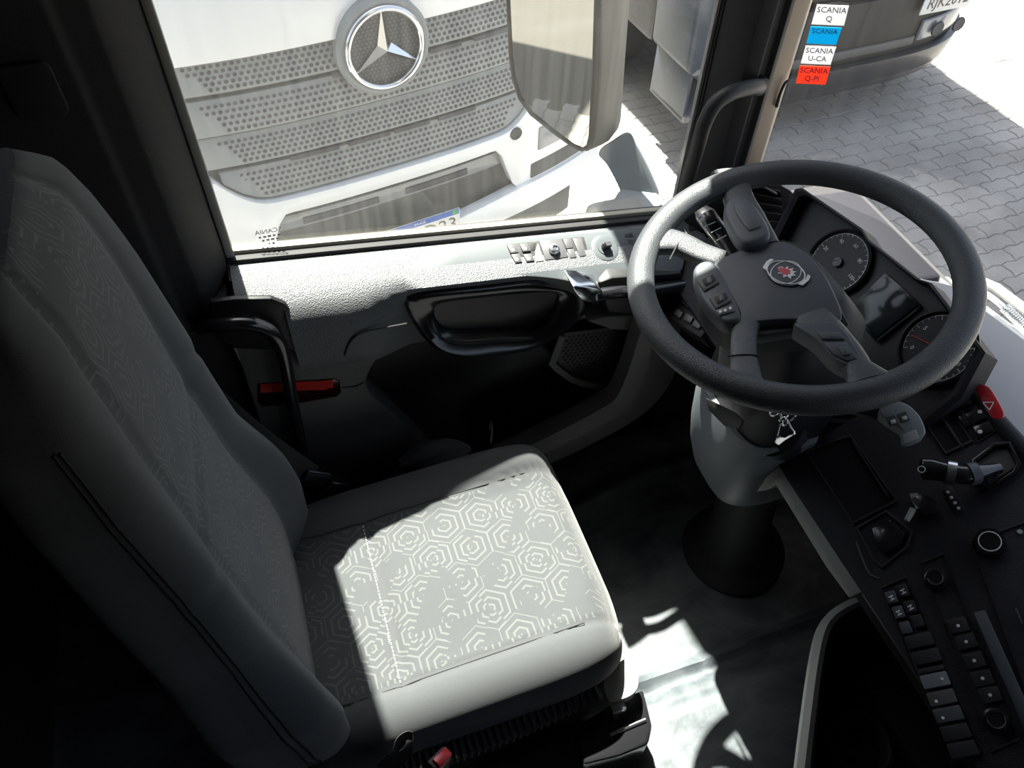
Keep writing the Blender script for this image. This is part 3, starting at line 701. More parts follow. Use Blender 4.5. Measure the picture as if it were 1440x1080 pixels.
# spokes
def spoke(pxs, ws, th, offs, nm='spoke', mt_='wheel_rubber'):
    P = [hp(x, y, o) for (x, y), o in zip(pxs, offs)]; P2 = spline(P, 5); n = len(P2); rings = []
    for i, p in enumerate(P2):
        t = (P2[min(i+1, n-1)]-P2[max(0, i-1)]).normalized(); sdv = PWh.n.cross(t).normalized(); nn_ = t.cross(sdv)
        f = i/(n-1)*(len(ws)-1); k = min(int(f), len(ws)-2); w_ = ws[k]+(ws[k+1]-ws[k])*(f-k)
        R_ = []
        for j in range(20):
            sx, sy = superell(2*math.pi*j/20, 3.2); R_.append(p + sdv*(w_*sx) + nn_*(th*sy))
        rings.append(R_)
    return MB().loft(rings).build(nm, mt_, WH, smooth=70)
spoke(((1016, 368), (985, 357), (955, 343), (925, 338), (908, 335)), (.018, .019, .021, .028, .04), .012, (-.022, -.016, -.008, -.002, 0))
spoke(((1075, 350), (1052, 310), (1038, 280), (1035, 258), (1034, 244)), (.024, .027, .024, .022, .040), .014, (-.022, -.014, -.010, -.003, 0))
spoke(((1050, 452), (1046, 475), (1046, 505), (1048, 535), (1050, 552)), (.020, .018, .018, .022, .035), .013, (-.022, -.02, -.012, -.003, 0))
spoke(((1140, 448), (1165, 475), (1190, 500), (1207, 520), (1222, 540)), (.028, .028, .023, .018, .034), .014, (-.022, -.014, -.010, -.004, 0))
slab('spoke_bridge', ((1048, 452), (1165, 450), (1165, 462), (1110, 466), (1072, 472), (1050, 470)), -.024, .02, 'hub_plastic', WH, .004, 2, 0)
# seams where the spokes meet the rim
for a, b in (((942, 365), (962, 330)), ((1024, 501), (1068, 500))):
    MB().tube(spline([hp(*a, -.001), hp((a[0]+b[0])/2, (a[1]+b[1])/2-2, .003), hp(*b, -.001)], 5), .0013, 6).build('seam', 'rubber', WH)
# thumb pads
pd = slab('thumb_pad', ((1018, 292), (1026, 276), (1044, 272), (1060, 284), (1082, 318), (1078, 334), (1052, 342), (1036, 332), (1024, 312)), .007, .03, 'hub_plastic', WH, .008, 3)
slab('blank_switch', ((1031, 287), (1037, 279), (1050, 281), (1066, 303), (1071, 318), (1055, 324), (1048, 318), (1035, 299)), .0095, .006, 'hub_plastic', pd, .002, 2, 0)
pd = slab('thumb_pad', ((1116, 456), (1140, 453), (1172, 454), (1190, 468), (1208, 497), (1214, 512), (1198, 516), (1172, 503), (1148, 478)), .007, .03, 'hub_plastic', WH, .008, 3)
slab('blank_switch', ((1150, 466), (1180, 466), (1189, 477), (1156, 477)), .0095, .006, 'hub_plastic', pd, .002, 2, 0)
b = slab('blank_switch', ((1157, 481), (1190, 480), (1207, 504), (1192, 508), (1172, 498)), .0095, .006, 'hub_plastic', pd, .002, 2, 0)
slab('switch_face', ((1178, 488), (1191, 487), (1197, 498), (1186, 500)), .0115, .004, 'pod_grey', pd, .001, 2, 0)
pd = slab('switch_pad', ((975, 382), (984, 368), (1000, 366), (1012, 378), (1032, 416), (1042, 440), (1038, 450), (1020, 452), (1004, 440), (986, 416)), -.004, .03, 'hub_plastic', WH, .006, 3)
for (x, y) in ((996, 396), (1013, 421)):
    slab('rocker_switch', ((x-16, y-2), (x+8, y-14), (x+16, y+1), (x-6, y+13)), -.001, .006, 'lower_grey', pd, .0015, 2, 0)
    slab('rocker_gap', ((x-9, y-3), (x+7, y-11), (x+11, y-2), (x-4, y+7)), -.0003, .003, 'rubber', pd, .0005, 1, 0)
    slab('rocker_face', ((x-3, y-5), (x+3, y-8), (x+6, y+0), (x, y+3)), .001, .004, 'pod_grey', pd, .001, 2, 0)
slab('icon_strip', ((1006, 436), (1030, 428), (1034, 437), (1012, 444)), -.0022, .002, 'switch_grey', pd, .0005, 1, 0)
for (x, y) in ((1013, 438), (1020, 436), (1027, 433)): slab('switch_icon', ((x-2, y-1), (x+1, y-2), (x+2, y+1), (x-1, y+2)), -.0016, .001, 'white_print', pd, 0, 1, 0)
# emblem: crowned ring with a red griffin-like figure
EC = hp(1105, 384, -.0088)
ex = (hp(1130, 395, -.0088)-EC).normalized(); ey = PWh.n.cross(ex)
EM = MB().prism([EC + ex*(.030*math.cos(a)) + ey*(.0255*math.sin(a)) for a in [2*math.pi*k/40 for k in range(40)]], PWh.n*.0012).build('emblem', 'hub_plastic', hub)
def ering(a0, b0, rr_, nm):
    MB().tube([EC + PWh.n*.0016 + ex*(a0*math.cos(t)) + ey*(b0*math.sin(t)) for t in [2*math.pi*k/48 for k in range(48)]], rr_, 6, closed=True).build(nm, 'white_print', EM if 0 else hub)
ering(.0285, .0215, .0010, 'emblem_ring'); ering(.0205, .0245, .0008, 'emblem_ring')
for sgn in (-1, 1):
    MB().prism([EC + PWh.n*.0014 + ex*(sgn*x) + ey*y for x, y in ((.026, -.012), (.033, -.010), (.035, .004), (.033, .012), (.028, .013), (.030, .003))], PWh.n*.0008).build('emblem_horn', 'white_print', hub)
gp = [(-.016, .002), (-.012, .008), (-.007, .006), (-.004, .013), (0, .008), (.005, .015), (.006, .008), (.013, .010), (.010, .004), (.017, .002), (.011, -.002), (.014, -.009), (.006, -.006), (.003, -.012), (-.003, -.006), (-.010, -.010), (-.009, -.003)]
MB().prism([EC + PWh.n*.0014 + ex*(x*.92) + ey*(y*.92) for x, y in gp], PWh.n*.0006).build('emblem_figure', 'white_print', hub)
MB().prism([EC + PWh.n*.0021 + ex*(x*.62-.003) + ey*(y*.62) for x, y in gp], PWh.n*.0006).build('emblem_figure', 'red_print', hub)

# ================================================================== STEERING COLUMN
SC = thing('steering_column', (.86, .72, 0), 'steering column with grey lower shroud and black rubber boot', 'steering column')
def rring(c, hx, hy, axx=(1, 0, 0), axy=(0, 1, 0), n=40, e=4):
    return [V(c) + V(axx)*(hx*superell(2*math.pi*k/n, e)[0]) + V(axy)*(hy*superell(2*math.pi*k/n, e)[1]) for k in range(n)]
MB().loft([rring((.715, .69, 1.03), .05, .055), rring((.735, .69, .98), .075, .085), rring((.745, .69, .88), .085, .10), rring((.735, .69, .74), .085, .105), rring((.735, .69, .62), .075, .095)]).build('upper_shroud', 'black_plastic', SC, smooth=60)
# grey shell wrapping the driver side of the column
sh = []
for z, xo, hy, cy in ((.745, .640, .118, .692), (.70, .637, .117, .692), (.64, .640, .114, .690), (.58, .648, .108, .688), (.53, .660, .094, .685), (.495, .680, .070, .680), (.478, .705, .045, .678)):
    R_ = []
    for k in range(25):
        a = math.pi*(k/24) ; sx, sy = superell(a, 3.4)
        R_.append(V((xo + .13*(1-abs(sy)), cy + hy*sx, z + (.05*(1 if 0 else 0)))))
    for k in range(25):
        a = math.pi*(1-k/24); sx, sy = superell(a, 3.4)
        R_.append(V((xo + .012 + .13*(1-abs(sy)), cy + (hy-.010)*sx, z)))
    sh.append(R_)
MB().loft(sh).build('lower_shroud', 'shell_grey', SC, smooth=55)
sl = spline([AX(x, y, .632) for x, y in ((972, 555), (978, 568), (1000, 592), (1022, 615), (1040, 634), (1050, 640))], 5)
# ignition barrel
PI = Plane((.640, .60, .70), (-.62, -.12, .78), (0, -1, 0))
ib = MB().prism(spline([PI(x, y) for x, y in ((1046, 598), (1058, 575), (1085, 560), (1118, 566), (1132, 590), (1125, 620), (1100, 640), (1070, 642), (1050, 625))], 4, True), -PI.n*.09).build('ignition_housing', 'black_plastic', SC, bevel=.006)
c = PI(1066, 610); MB().lathe([(.0175, -.01), (.0175, .004), (.015, .006), (.0125, .004), (.0105, .004), (.0105, .007), (0, .0075)], c, PI.n, 24).build('ignition_lock', 'black_gloss', SC)
MB().box(c+PI.n*.008, (.003, .012, .001), PI.R()).build('key_slot', 'satin_steel', SC)
MB().tube(spline([PI(1052, 628, .001), PI(1062, 636, .001), PI(1076, 640, .001)], 4), .0014, 6).build('trim_edge', 'satin_steel', SC)
for pg, z0 in ((((995, 560), (1035, 580), (1048, 592), (1042, 604), (1022, 600), (1000, 578)), .005),):
    MB().prism([AX(x, y, .63) for x, y in pg], (-.006, 0, .004)).build('shroud_panel', 'black_plastic', SC, bevel=.002)
# boot down to the floor
MB().lathe([(.075, .50), (.070, .42), (.066, .30), (.070, .18), (.080, .09), (.090, .05), (.100, .035), (.126, .022), (.130, .012), (.130, .0)], (.895, .735, .0), (-.12, 0, 1), 40).build('boot', 'rubber', SC, smooth=60)
for x, y in ((997, 742), (1036, 793)):
    MB().lathe([(.010, 0), (.010, .006), (.0075, .008), (.0072, .004), (.004, .004), (.004, .007), (0, .007)], AZ(x, y, .030), (-.1, 0, 1), 16).build('bolt', 'satin_steel' if y < 760 else 'rubber', SC)
# stalks
def barloft(P, ws, hs, nrm, e=3.0):
    rings = []; n = len(P)
    for i, p in enumerate(P):
        t = (P[min(i+1, n-1)]-P[max(0, i-1)]).normalized(); s_ = V(nrm).cross(t).normalized(); n_ = t.cross(s_)
        rings.append([p + s_*(ws[i]*superell(2*math.pi*k/20, e)[0]) + n_*(hs[i]*superell(2*math.pi*k/20, e)[1]) for k in range(20)])
    return MB().loft(rings)
ls = MB()
P = [AZ(1040, 372, .985), AZ(1022, 345, .99), AZ(1008, 325, .995), AZ(992, 303, 1.0), AZ(984, 293, 1.0)]
st = barloft(P, [.012, .014, .016, .017, .010], [.010, .011, .012, .012, .008], PWh.n).build('wiper_stalk', 'black_gloss', SC, smooth=60)
for a, b in (((992, 318), (1006, 312)), ((1000, 327), (1014, 320)), ((1008, 338), (1021, 331))):
    MB().tube([AZ(*a, 1.008), AZ(*b, 1.008)], .0008, 6).build('stalk_mark', 'white_print', SC)
MB().lathe([(.004, 0), (.003, .0006), (0, .0006)], AZ(988, 309, 1.0125), PWh.n, 12).build('stalk_icon', 'white_print', SC)
PL = Plane((.82, .47, .93), (-.25, -.1, .96), (0, -1, 0))
P = [PL(1170, 560), PL(1205, 572), PL(1235, 582)]
barloft(spline(P, 4), [.013]*9, [.010]*9, PL.n).build('gear_stalk', 'black_plastic', SC, smooth=60)
ge = MB().prism(spline([PL(x, y, .0) for x, y in ((1233, 590), (1236, 578), (1250, 573), (1270, 577), (1286, 591), (1294, 606), (1296, 618), (1287, 625), (1268, 629), (1264, 614), (1246, 602))], 4, True), PL.n*.022).build('gear_selector', 'shell_grey', SC, bevel=.005, seg=3, label='pale grey gear selector head at the stalk end')
for x, y in ((1254, 591), (1270, 586)):
    MB().prism([PL(x+dx, y+dy, .0222) for dx, dy in ((-9, -3), (3, -7), (9, 5), (-3, 9))], PL.n*.0012).build('selector_slot', 'rubber', ge)
    MB().prism([PL(x+dx, y+dy, .0225) for dx, dy in ((-3, 1), (4, -1), (6, 4), (-1, 6))], PL.n*.003).build('selector_button', 'pale_plastic', ge, bevel=.0008)
MB().prism([PL(x, y, .0222) for x, y in ((1268, 611), (1288, 604), (1293, 617), (1271, 625))], PL.n*.0014).build('selector_window', 'lamp_glass', ge, bevel=.0008)
for x in (1236, 1244): MB().box(PL(x, 573+(-3 if x > 1240 else 0), .010), (.006, .010, .010), PL.R()).build('selector_lug', 'shell_grey', ge, bevel=.001)

# keys hanging by the ignition
KY = thing('key_ring', AX(1104, 600, .60), 'bunch of metal rings and clips hanging at the ignition lock', 'keys')
def ringat(px, py, X, r_, tr, ax_, nm='split_ring'):
    c_ = AX(px, py, X); a_ = V(ax_).normalized(); x_ = a_.orthogonal().normalized(); y_ = a_.cross(x_)
    MB().tube([c_ + (x_*math.cos(t)+y_*math.sin(t))*r_ for t in [2*math.pi*k/28 for k in range(28)]], tr, 8, closed=True).build(nm, 'chrome', KY, smooth=70)
ringat(1091, 578, .60, .0090, .0014, (-.6, .4, .7)); ringat(1108, 581, .60, .0110, .0015, (-.8, -.3, .5)); ringat(1102, 588, .595, .0065, .0018, (-.2, .9, .4)); ringat(1103, 593, .595, .005, .0018, (-.9, .1, .3))
MB().tube([AX(1098, 592, .595), AX(1093, 612, .59), AX(1092, 622, .588)], .0014, 6).build('clip_wire', 'satin_steel', KY)
MB().tube([AX(1108, 592, .595), AX(1113, 602, .59), AX(1118, 608, .588)], .0014, 6).build('clip_wire', 'satin_steel', KY)
MB().prism([AX(x, y, .588) for x, y in ((1091, 622), (1096, 612), (1106, 614), (1118, 607), (1119, 611), (1106, 619), (1097, 626))], (-.003, 0, .001)).build('key_blade', 'chrome', KY, bevel=.0006)

# ================================================================== DASHBOARD
DA = thing('dashboard', (1.0, .1, .4), 'black wrap-around dashboard with grey top under the windshield', 'dashboard')
# grey top shelf up to the glass
bk = [V((.975, y, .83)) for y in (1.10, .9, .6, .3, 0, -.4, -.95)]
fr_ = [V((x-.012, y, .775)) for x, y in WS[1:]]
fr2 = []
for i, b in enumerate(bk):
    yy = b.y
    best = min(range(len(WS)-1), key=lambda k: 0 if min(WS[k][1], WS[k+1][1]) <= yy <= max(WS[k][1], WS[k+1][1]) else 1)
    (xa, ya), (xb, yb) = WS[best], WS[best+1]; t = (yy-ya)/(yb-ya); fr2.append(V((xa+(xb-xa)*t-.02, yy, .778)))
rows = [[b.lerp(f, k/6) + V((0, 0, .012*math.sin(math.pi*k/6))) for b, f in zip(bk, fr2)] for k in range(7)]
mb = MB().grid(rows); mb.grid([[p+V((0, 0, -.02)) for p in r] for r in rows]); mb.build('dash_top', 'dash_top', DA, smooth=60)
PD = Plane((.715, .55, .70), (-.52, 0, .854), (0, -1, 0))
# sloping control panel slab
def pd_y(y, s, off=0): return V((.715, y, .70)) + PD.v*0 + V((.854, 0, .52))*s + PD.n*off
sb = [pd_y(.585, -.005), pd_y(.585, .315), pd_y(-1.0, .315), pd_y(-1.0, -.005)]
MB().prism(sb, -PD.n*.05).build('control_panel', 'dash_black', DA, bevel=.006)
MB().tube([pd_y(.585, .316, -.004), pd_y(-1.0, .316, -.004)], .014, 14).build('panel_roll', 'dash_black', DA, smooth=60)
sbL = [pd_y(1.10, .02), pd_y(1.10, .25), pd_y(.80, .25), pd_y(.80, .02)]
MB().prism(sbL, -PD.n*.05).build('side_panel', 'dash_black', DA, bevel=.006)
# binnacle
PF = Plane((.965, .75, .865), (-.80, 0, .60), (0, -1, 0))
ob = [(1083, 335), (1118, 266), (1128, 264), (1212, 321), (1222, 337), (1292, 392), (1310, 398), (1352, 452), (1386, 496), (1352, 560), (1290, 610), (1150, 600), (1075, 520), (1052, 420)]
O = [PF(x, y, .024) for x, y in ob]
cc = sum(O, V((0, 0, 0)))/len(O)
I = [cc + (p-cc)*.93 for p in O]
mb = MB().loft([[p - PF.n*.055 for p in O], O, [p.lerp(q, .5)+PF.n*.003 for p, q in zip(O, I)], I, [p-PF.n*.03 for p in I]], caps=False); mb.build('cluster_hood', 'dash_black', DA, smooth=35)
MB().prism([p - PF.n*.031 for p in I], PF.n*.003).build('cluster_face', 'cluster_black', DA)
def gauge(cx, cy, r_, labels, a0, a1, needle=None):
    c = PF(cx, cy, .0)
    g = MB().lathe([(r_*1.10, 0), (r_*1.12, .008), (r_*1.05, .010), (r_, .003), (0, .002)], c, PF.n, 48).build('gauge', 'cluster_black', DA, smooth=35)
    dirv = lambda a: (PF.u*math.cos(a) + PF.v*math.sin(a))
    mb = MB()
    for k in range(25):
        a = math.radians(a0+(a1-a0)*k/24); L0 = .90 if k % 4 else .84
        p, q_ = c+dirv(a)*r_*L0+PF.n*.0034, c+dirv(a)*r_*.96+PF.n*.0034; mb.tube([p, q_], .0006, 4)
    mb.build('tick_marks', 'white_print', DA, smooth=0, kind='stuff')
    MB().tube([c+dirv(math.radians(a0+(a1-a0)*k/40))*r_*.97+PF.n*.0034 for k in range(41)], .0006, 4).build('dial_arc', 'white_print', g)
    for i, s_ in enumerate(labels):
        a = math.radians(a0+(a1-a0)*i/max(1, len(labels)-1)); text('numeral', s_, .0105, c+dirv(a)*r_*.72+PF.n*.0036, PF.u, PF.v, 'white_print', g)
    MB().lathe([(.010, 0), (.009, .007), (0, .008)], c+PF.n*.002, PF.n, 20).build('needle_hub', 'black_gloss', g)
    if needle is not None:
        a = math.radians(needle); MB().tube([c+dirv(a)*.008+PF.n*.006, c+dirv(a)*r_*.85+PF.n*.006], .001, 5).build('needle', 'red_needle' if cx > 1250 else 'white_print', g)
gauge(1180, 370, .058, ['0', '20', '40', '60', '80', '100', '120'], 225, -45)
gauge(1320, 490, .058, ['0', '5', '10', '15', '20', '25'], 225, -45, 200)
for pgs, off, nm, mm in ((((1194, 436), (1246, 384), (1297, 430), (1233, 482)), .001, 'display_bezel', 'black_gloss'), (((1199, 435), (1246, 390), (1291, 430), (1233, 475)), .0045, 'display_screen', 'screen')):
    MB().prism([PF(x, y, off) for x, y in pgs], PF.n*.004).build(nm, mm, DA, bevel=.001)
MB().tube([PF(1233, 479, .007), PF(1268, 452, .007), PF(1294, 432, .007)], .0010, 6).build('display_edge', 'satin_steel', DA)
# air vent beside the binnacle
PVt = Plane((.93, 1.02, .84), (-.72, .1, .68), (0, -1, 0))
vt = MB().prism([PVt(x, y, -.004) for x, y in ((1038, 290), (1052, 256), (1088, 254), (1112, 268), (1100, 300), (1075, 335), (1050, 330))], -PVt.n*.04).build('air_vent', 'bin_dark', DA, bevel=.003)
for k in range(5):
    a, b_ = (1048+8*k, 262+13*k), (1098+1*k, 272+11*k)
    MB().ribbon([PVt(*a, .001), PVt(*b_, .001)], PVt.n + PVt.v*.6, .012, .0025).build('vent_slat', 'black_plastic', vt)
MB().tube([PVt(1076, 264, .008), PVt(1093, 273, .008)], .0022, 8).build('vent_tab', 'satin_steel', vt)
MB().prism([V((.90, 1.12, .60)), V((1.2, 1.12, .60)), V((1.2, 1.12, .80)), V((.98, 1.12, .82)), V((.90, 1.12, .76))], (0, -.30, 0)).build('side_housing', 'dash_black', DA, bevel=.01)
# light switch block left of the column
PLs = Plane((.80, .90, .74), (-.62, .05, .78), (0, -1, 0))
blk = MB().prism([PLs(x, y) for x, y in ((950, 432), (964, 412), (985, 440), (1000, 455), (985, 475), (962, 462), (940, 446))], -PLs.n*.05).build('light_switch_block', 'black_plastic', DA, bevel=.004)
for pg in (((963, 417), (974, 424), (970, 434), (959, 427)), ((953, 434), (962, 441), (957, 449), (948, 442)), ((966, 441), (976, 448), (972, 456), (962, 450)), ((978, 450), (988, 457), (984, 464), (974, 459))):
    MB().prism([PLs(x, y, .0005) for x, y in pg], PLs.n*.005).build('switch', 'switch_grey', blk, bevel=.001)
for k in range(3): MB().tube([PLs(966, 427.5+1.6*k, .006), PLs(970, 429+1.6*k, .006)], .0006, 4).build('switch_icon', 'white_print', blk)
# pale trim under the control panel edge, running from the column shroud
tr_t = [PD(x, y, -.002) for x, y in ((1075, 652), (1100, 648), (1114, 651), (1150, 712), (1190, 785), (1216, 832))]
tr_b = [AX(x, y, .70) for x, y in ((1046, 694), (1076, 690), (1090, 682), (1116, 724), (1160, 796), (1194, 842))]
rings = [[a, a+V((.03, 0, .0)), b+V((.03, 0, 0)), b, a.lerp(b, .5)+V((-.008, 0, -.002))] for a, b in zip(tr_t, tr_b)]
MB().loft(rings).build('lower_trim', 'trim_pale', DA, smooth=50, bevel=.003)
def dbox(nm, cx, cy, w_, h_, off, th, mt_, parent=DA, r_=.002, bev=.001, rot=0):
    c = PD(cx, cy, off); u_, v_ = PD.u, PD.v
    P = Plane(c, PD.n, PD.u*math.cos(rot)+PD.v*math.sin(rot))
    return MB().prism(rrect(P, c, w_, h_, r_, 0, 3), PD.n*th).build(nm, mt_, parent, bevel=bev)
def pxpoly(nm, pts, off, th, mt_, parent=DA, bev=.001, lab=None, sp=0):
    P = [PD(x, y, off) for x, y in pts]
    if sp: P = spline(P, sp, True)
    return MB().prism(P, PD.n*th).build(nm, mt_, parent, bevel=bev, label=lab)
def frame(nm, pts, wd, off, th, mt_, parent=DA):
    P = [PD(x, y, off) for x, y in pts]; c = sum(P, V((0, 0, 0)))/len(P); I_ = [p + (c-p).normalized()*wd for p in P]
    return MB().loft([P, [p+PD.n*th for p in P], [p+PD.n*th for p in I_], I_], caps=False).build(nm, mt_, parent, bevel=.0008)
hz = pxpoly('hazard_switch', ((1372, 552), (1376, 544), (1387, 545), (1396, 553), (1410, 578), (1412, 588), (1406, 594), (1396, 592), (1386, 580), (1376, 564)), 0, .010, 'red_plastic', bev=.003, lab='red hazard warning switch', sp=3)
P0 = PD(1391, 569, .0105)
tri = [P0 + PD.u*x + PD.v*y for x, y in ((0, .0075), (-.0075, -.005), (.0075, -.005))]
for k in range(3): MB().tube([tri[k], tri[(k+1) % 3]], .0007, 6).build('warning_triangle', 'white_print', hz)
MB().tube([PD(1366, 596, .001), PD(1385, 598, .001), PD(1398, 596, .001)], .0012, 6).build('panel_seam', 'rubber', DA)
for pg, ic in ((((1340, 562), (1360, 552), (1372, 566), (1352, 577)), (1352, 565)), (((1354, 579), (1374, 568), (1388, 588), (1366, 600)), (1378, 579)), (((1344, 582), (1353, 578), (1365, 600), (1356, 604)), None), (((1368, 602), (1390, 594), (1398, 606), (1376, 618)), (1378, 607))):
    s_ = pxpoly('switch', pg, 0, .006, 'black_gloss')
    if ic: MB().lathe([(.0035, 0), (.0030, .0005), (.0018, .0005), (0, .0003)], PD(*ic, .0062), PD.n, 10).build('switch_icon', 'white_print', s_)
frame('panel_edge', ((1334, 566), (1362, 546), (1402, 606), (1374, 624)), .002, .0, .003, 'black_plastic')
# open storage slots
for pg in (((1132, 634), (1196, 612), (1262, 706), (1200, 738)), ((1296, 590), (1332, 566), (1368, 622), (1330, 640))):
    frame('storage_slot', pg, .004, 0, .004, 'black_plastic'); pxpoly('slot_floor', [(x*.94+.06*sum(q[0] for q in pg)/4, y*.94+.06*sum(q[1] for q in pg)/4) for x, y in pg], 0.0002, .0006, 'bin_dark', bev=0)
for a, b_ in (((1320, 580), (1352, 628)), ((1330, 592), (1354, 630)), ((1198, 620), (1250, 700))):
    MB().tube([PD(*a, .003), PD(*b_, .003)], .0016, 6).build('slot_rib', 'black_plastic', DA)
# parking brake socket and lever
frame('brake_socket', ((1366, 650), (1398, 626), (1420, 624), (1436, 655), (1430, 668), (1390, 692), (1376, 680)), .006, 0, .010, 'black_gloss')
pxpoly('socket_floor', ((1374, 652), (1400, 632), (1416, 632), (1428, 656), (1392, 682)), .0005, .001, 'lower_grey', bev=0)
LV = thing('brake_lever', PD(1400, 660, 0), 'black hand brake lever with a shiny collar on the dashboard', 'lever')
P = spline([PD(1405, 658, .008), PD(1380, 664, .024), PD(1355, 668, .034), PD(1330, 664, .040), PD(1308, 660, .042), PD(1294, 660, .042)], 4)
n_ = len(P); ws_ = [.008+.006*smoothstep(0, .35, i/n_)+.003*smoothstep(.5, .8, i/n_) - (.006 if i == n_-1 else 0) for i in range(n_)]
barloft(P, ws_, [w_*.95 for w_ in ws_], PD.n, 2.4).build('grip', 'black_gloss', LV, smooth=70)
barloft([P[10], P[11], P[12]], [.0185]*3, [.0180]*3, PD.n, 2.4).build('collar', 'satin_steel', LV, smooth=60)
barloft([P[5], P[7]], [.0165]*2, [.016]*2, PD.n, 2.4).build('sleeve', 'hub_plastic', LV, smooth=60)
P1 = PD(1296, 660, .06)
MB().tube([P1 + (PD.u*math.cos(t)+PD.v*math.sin(t))*.005 for t in [2*math.pi*k/16 for k in range(16)]], .0006, 5, closed=True).build('grip_symbol', 'white_print', LV)
# trailer brake lever with a parking symbol
TLv = thing('trailer_brake_lever', PD(1300, 712, 0), 'small black lever with white parking symbol below the brake lever', 'lever')
MB().prism(spline([PD(x, y, .0195) for x, y in ((1278, 700), (1296, 694), (1316, 704), (1320, 720), (1302, 724), (1288, 714))], 3, True), -PD.n*.018).build('lever_head', 'black_gloss', TLv, bevel=.003)
MB().prism([PD(x, y, .0185) for x, y in ((1279, 695), (1290, 693), (1298, 712), (1288, 716))], PD.n*.001).build('symbol_plate', 'pale_plastic', TLv)
text('parking_symbol', '(P)', .011, PD(1288.5, 705, .0198), PD.u, PD.v, 'ink_grey', TLv)
MB().tube([PD(1284, 716, .014), PD(1279, 725, .016), PD(1275, 732, .017)], [.005, .0045, .004], 8).build('lever_arm', 'pale_plastic', TLv)
pxpoly('symbol_strip', ((1326, 688), (1338, 684), (1358, 716), (1344, 724)), .0005, .002, 'cluster_black')
for k in range(4): MB().lathe([(.0026, 0), (.0022, .0006), (0, .0006)], PD(1333+5*k, 692+7.5*k, .003), PD.n, 8).build('strip_symbol', 'white_print', DA)
# socket block
frame('socket_surround', ((1204, 742), (1246, 718), (1284, 748), (1278, 770), (1240, 800), (1228, 790)), .004, 0, .004, 'black_plastic')
pxpoly('power_socket', ((1226, 744), (1252, 732), (1274, 752), (1268, 766), (1242, 782), (1232, 768)), 0, .008, 'black_gloss', bev=.003)
MB().tube(spline([PD(1204, 762, .002), PD(1212, 784, .002), PD(1222, 806, .002), PD(1236, 814, .002)], 4), .0015, 6).build('panel_seam', 'lower_grey', DA)
# switch rows
K3 = 3.0
def q3(x, y): return (960+x/K3, 720+y/K3)
u_sw = (PD(*q3(1180, 1000))-PD(*q3(1000, 545))).normalized()
rot_sw = math.atan2(u_sw.dot(PD.v), u_sw.dot(PD.u))
frame('switch_bank', [q3(*p) for p in ((838, 318), (938, 275), (1262, 1010), (1130, 1060))], .002, 0, .003, 'black_plastic')
for (x, y), mm, ic in (((882, 362), 'hub_plastic', 1), ((912, 425), 'hub_plastic', 1), ((942, 490), 'hub_plastic', 0), ((930, 335), 'black_plastic', 1), ((962, 402), 'black_plastic', 1), ((992, 462), 'black_plastic', 0)):
    s_ = dbox('switch', *q3(x, y), .0175, .0150, 0, .006, mm, rot=rot_sw)
    if ic:
        c = PD(*q3(x, y), .0063)
        for d in (-.0025, .0025): MB().box(c+PD.u*d, (.0018, .007, .0004), PD.R()).build('switch_icon', 'white_print', s_)
        MB().box(c, (.006, .0014, .0004), PD.R()).build('switch_icon', 'white_print', s_)
for i, ((x, y), mm) in enumerate((((1000, 545), 'black_plastic'), ((1030, 612), 'black_plastic'), ((1066, 712), 'arm_grey'), ((1094, 785), 'lower_grey'), ((1122, 855), 'hub_plastic'), ((1152, 930), 'black_plastic'), ((1182, 1002), 'black_plastic'))):
    s_ = dbox('switch', *q3(x, y), .0185, .036, 0, .007, mm, rot=rot_sw)
    if i in (0, 2, 3, 4):
        MB().lathe([(.0022, 0), (.0018, .0005), (0, .0005)], PD(*q3(x+(28 if i == 2 else -24), y+(-8 if i == 2 else 14)), .0073), PD.n, 10).build('switch_icon', 'white_print' if i else 'rubber', s_)
dbox('bank_divider', *q3(1050, 665), .007, .034, 0, .004, 'black_plastic', rot=rot_sw)
# climate panel
cp = frame('climate_panel', [q3(*p) for p in ((1000, 215), (1100, 175), (1420, 960), (1300, 1015))], .002, 0, .003, 'black_plastic')
def knob(px, py, r_, h_, nm='rotary_knob'):
    c = PD(px, py, 0); k_ = MB().lathe([(r_*1.35, 0), (r_*1.3, .003), (r_*1.05, .004), (r_, h_), (r_*.9, h_+.002), (r_*.75, h_+.002), (r_*.68, h_), (0, h_)], c, PD.n, 32).build(nm, 'black_gloss', DA, smooth=40)
    MB().tube([c+PD.n*(h_+.002)+(PD.u*math.cos(t)+PD.v*math.sin(t))*r_*.82 for t in [math.radians(-110+200*k/30) for k in range(31)]], .0007, 6).build('knob_ring', 'satin_steel', k_)
    return k_
knob(1316, 816, .0125, .016); knob(1401, 1014, .0130, .016)
for k, (x, y) in enumerate(((1162, 480), (1196, 547), (1230, 627), (1265, 702), (1297, 772))):
    s_ = dbox('climate_button', *q3(x, y), .020, .026, 0, .004, 'black_plastic', rot=rot_sw)
    MB().lathe([(.0024, 0), (.0019, .0004), (.0012, .0004), (0, .0002)], PD(*q3(x, y), .0042), PD.n, 10).build('switch_icon', 'white_print', s_)
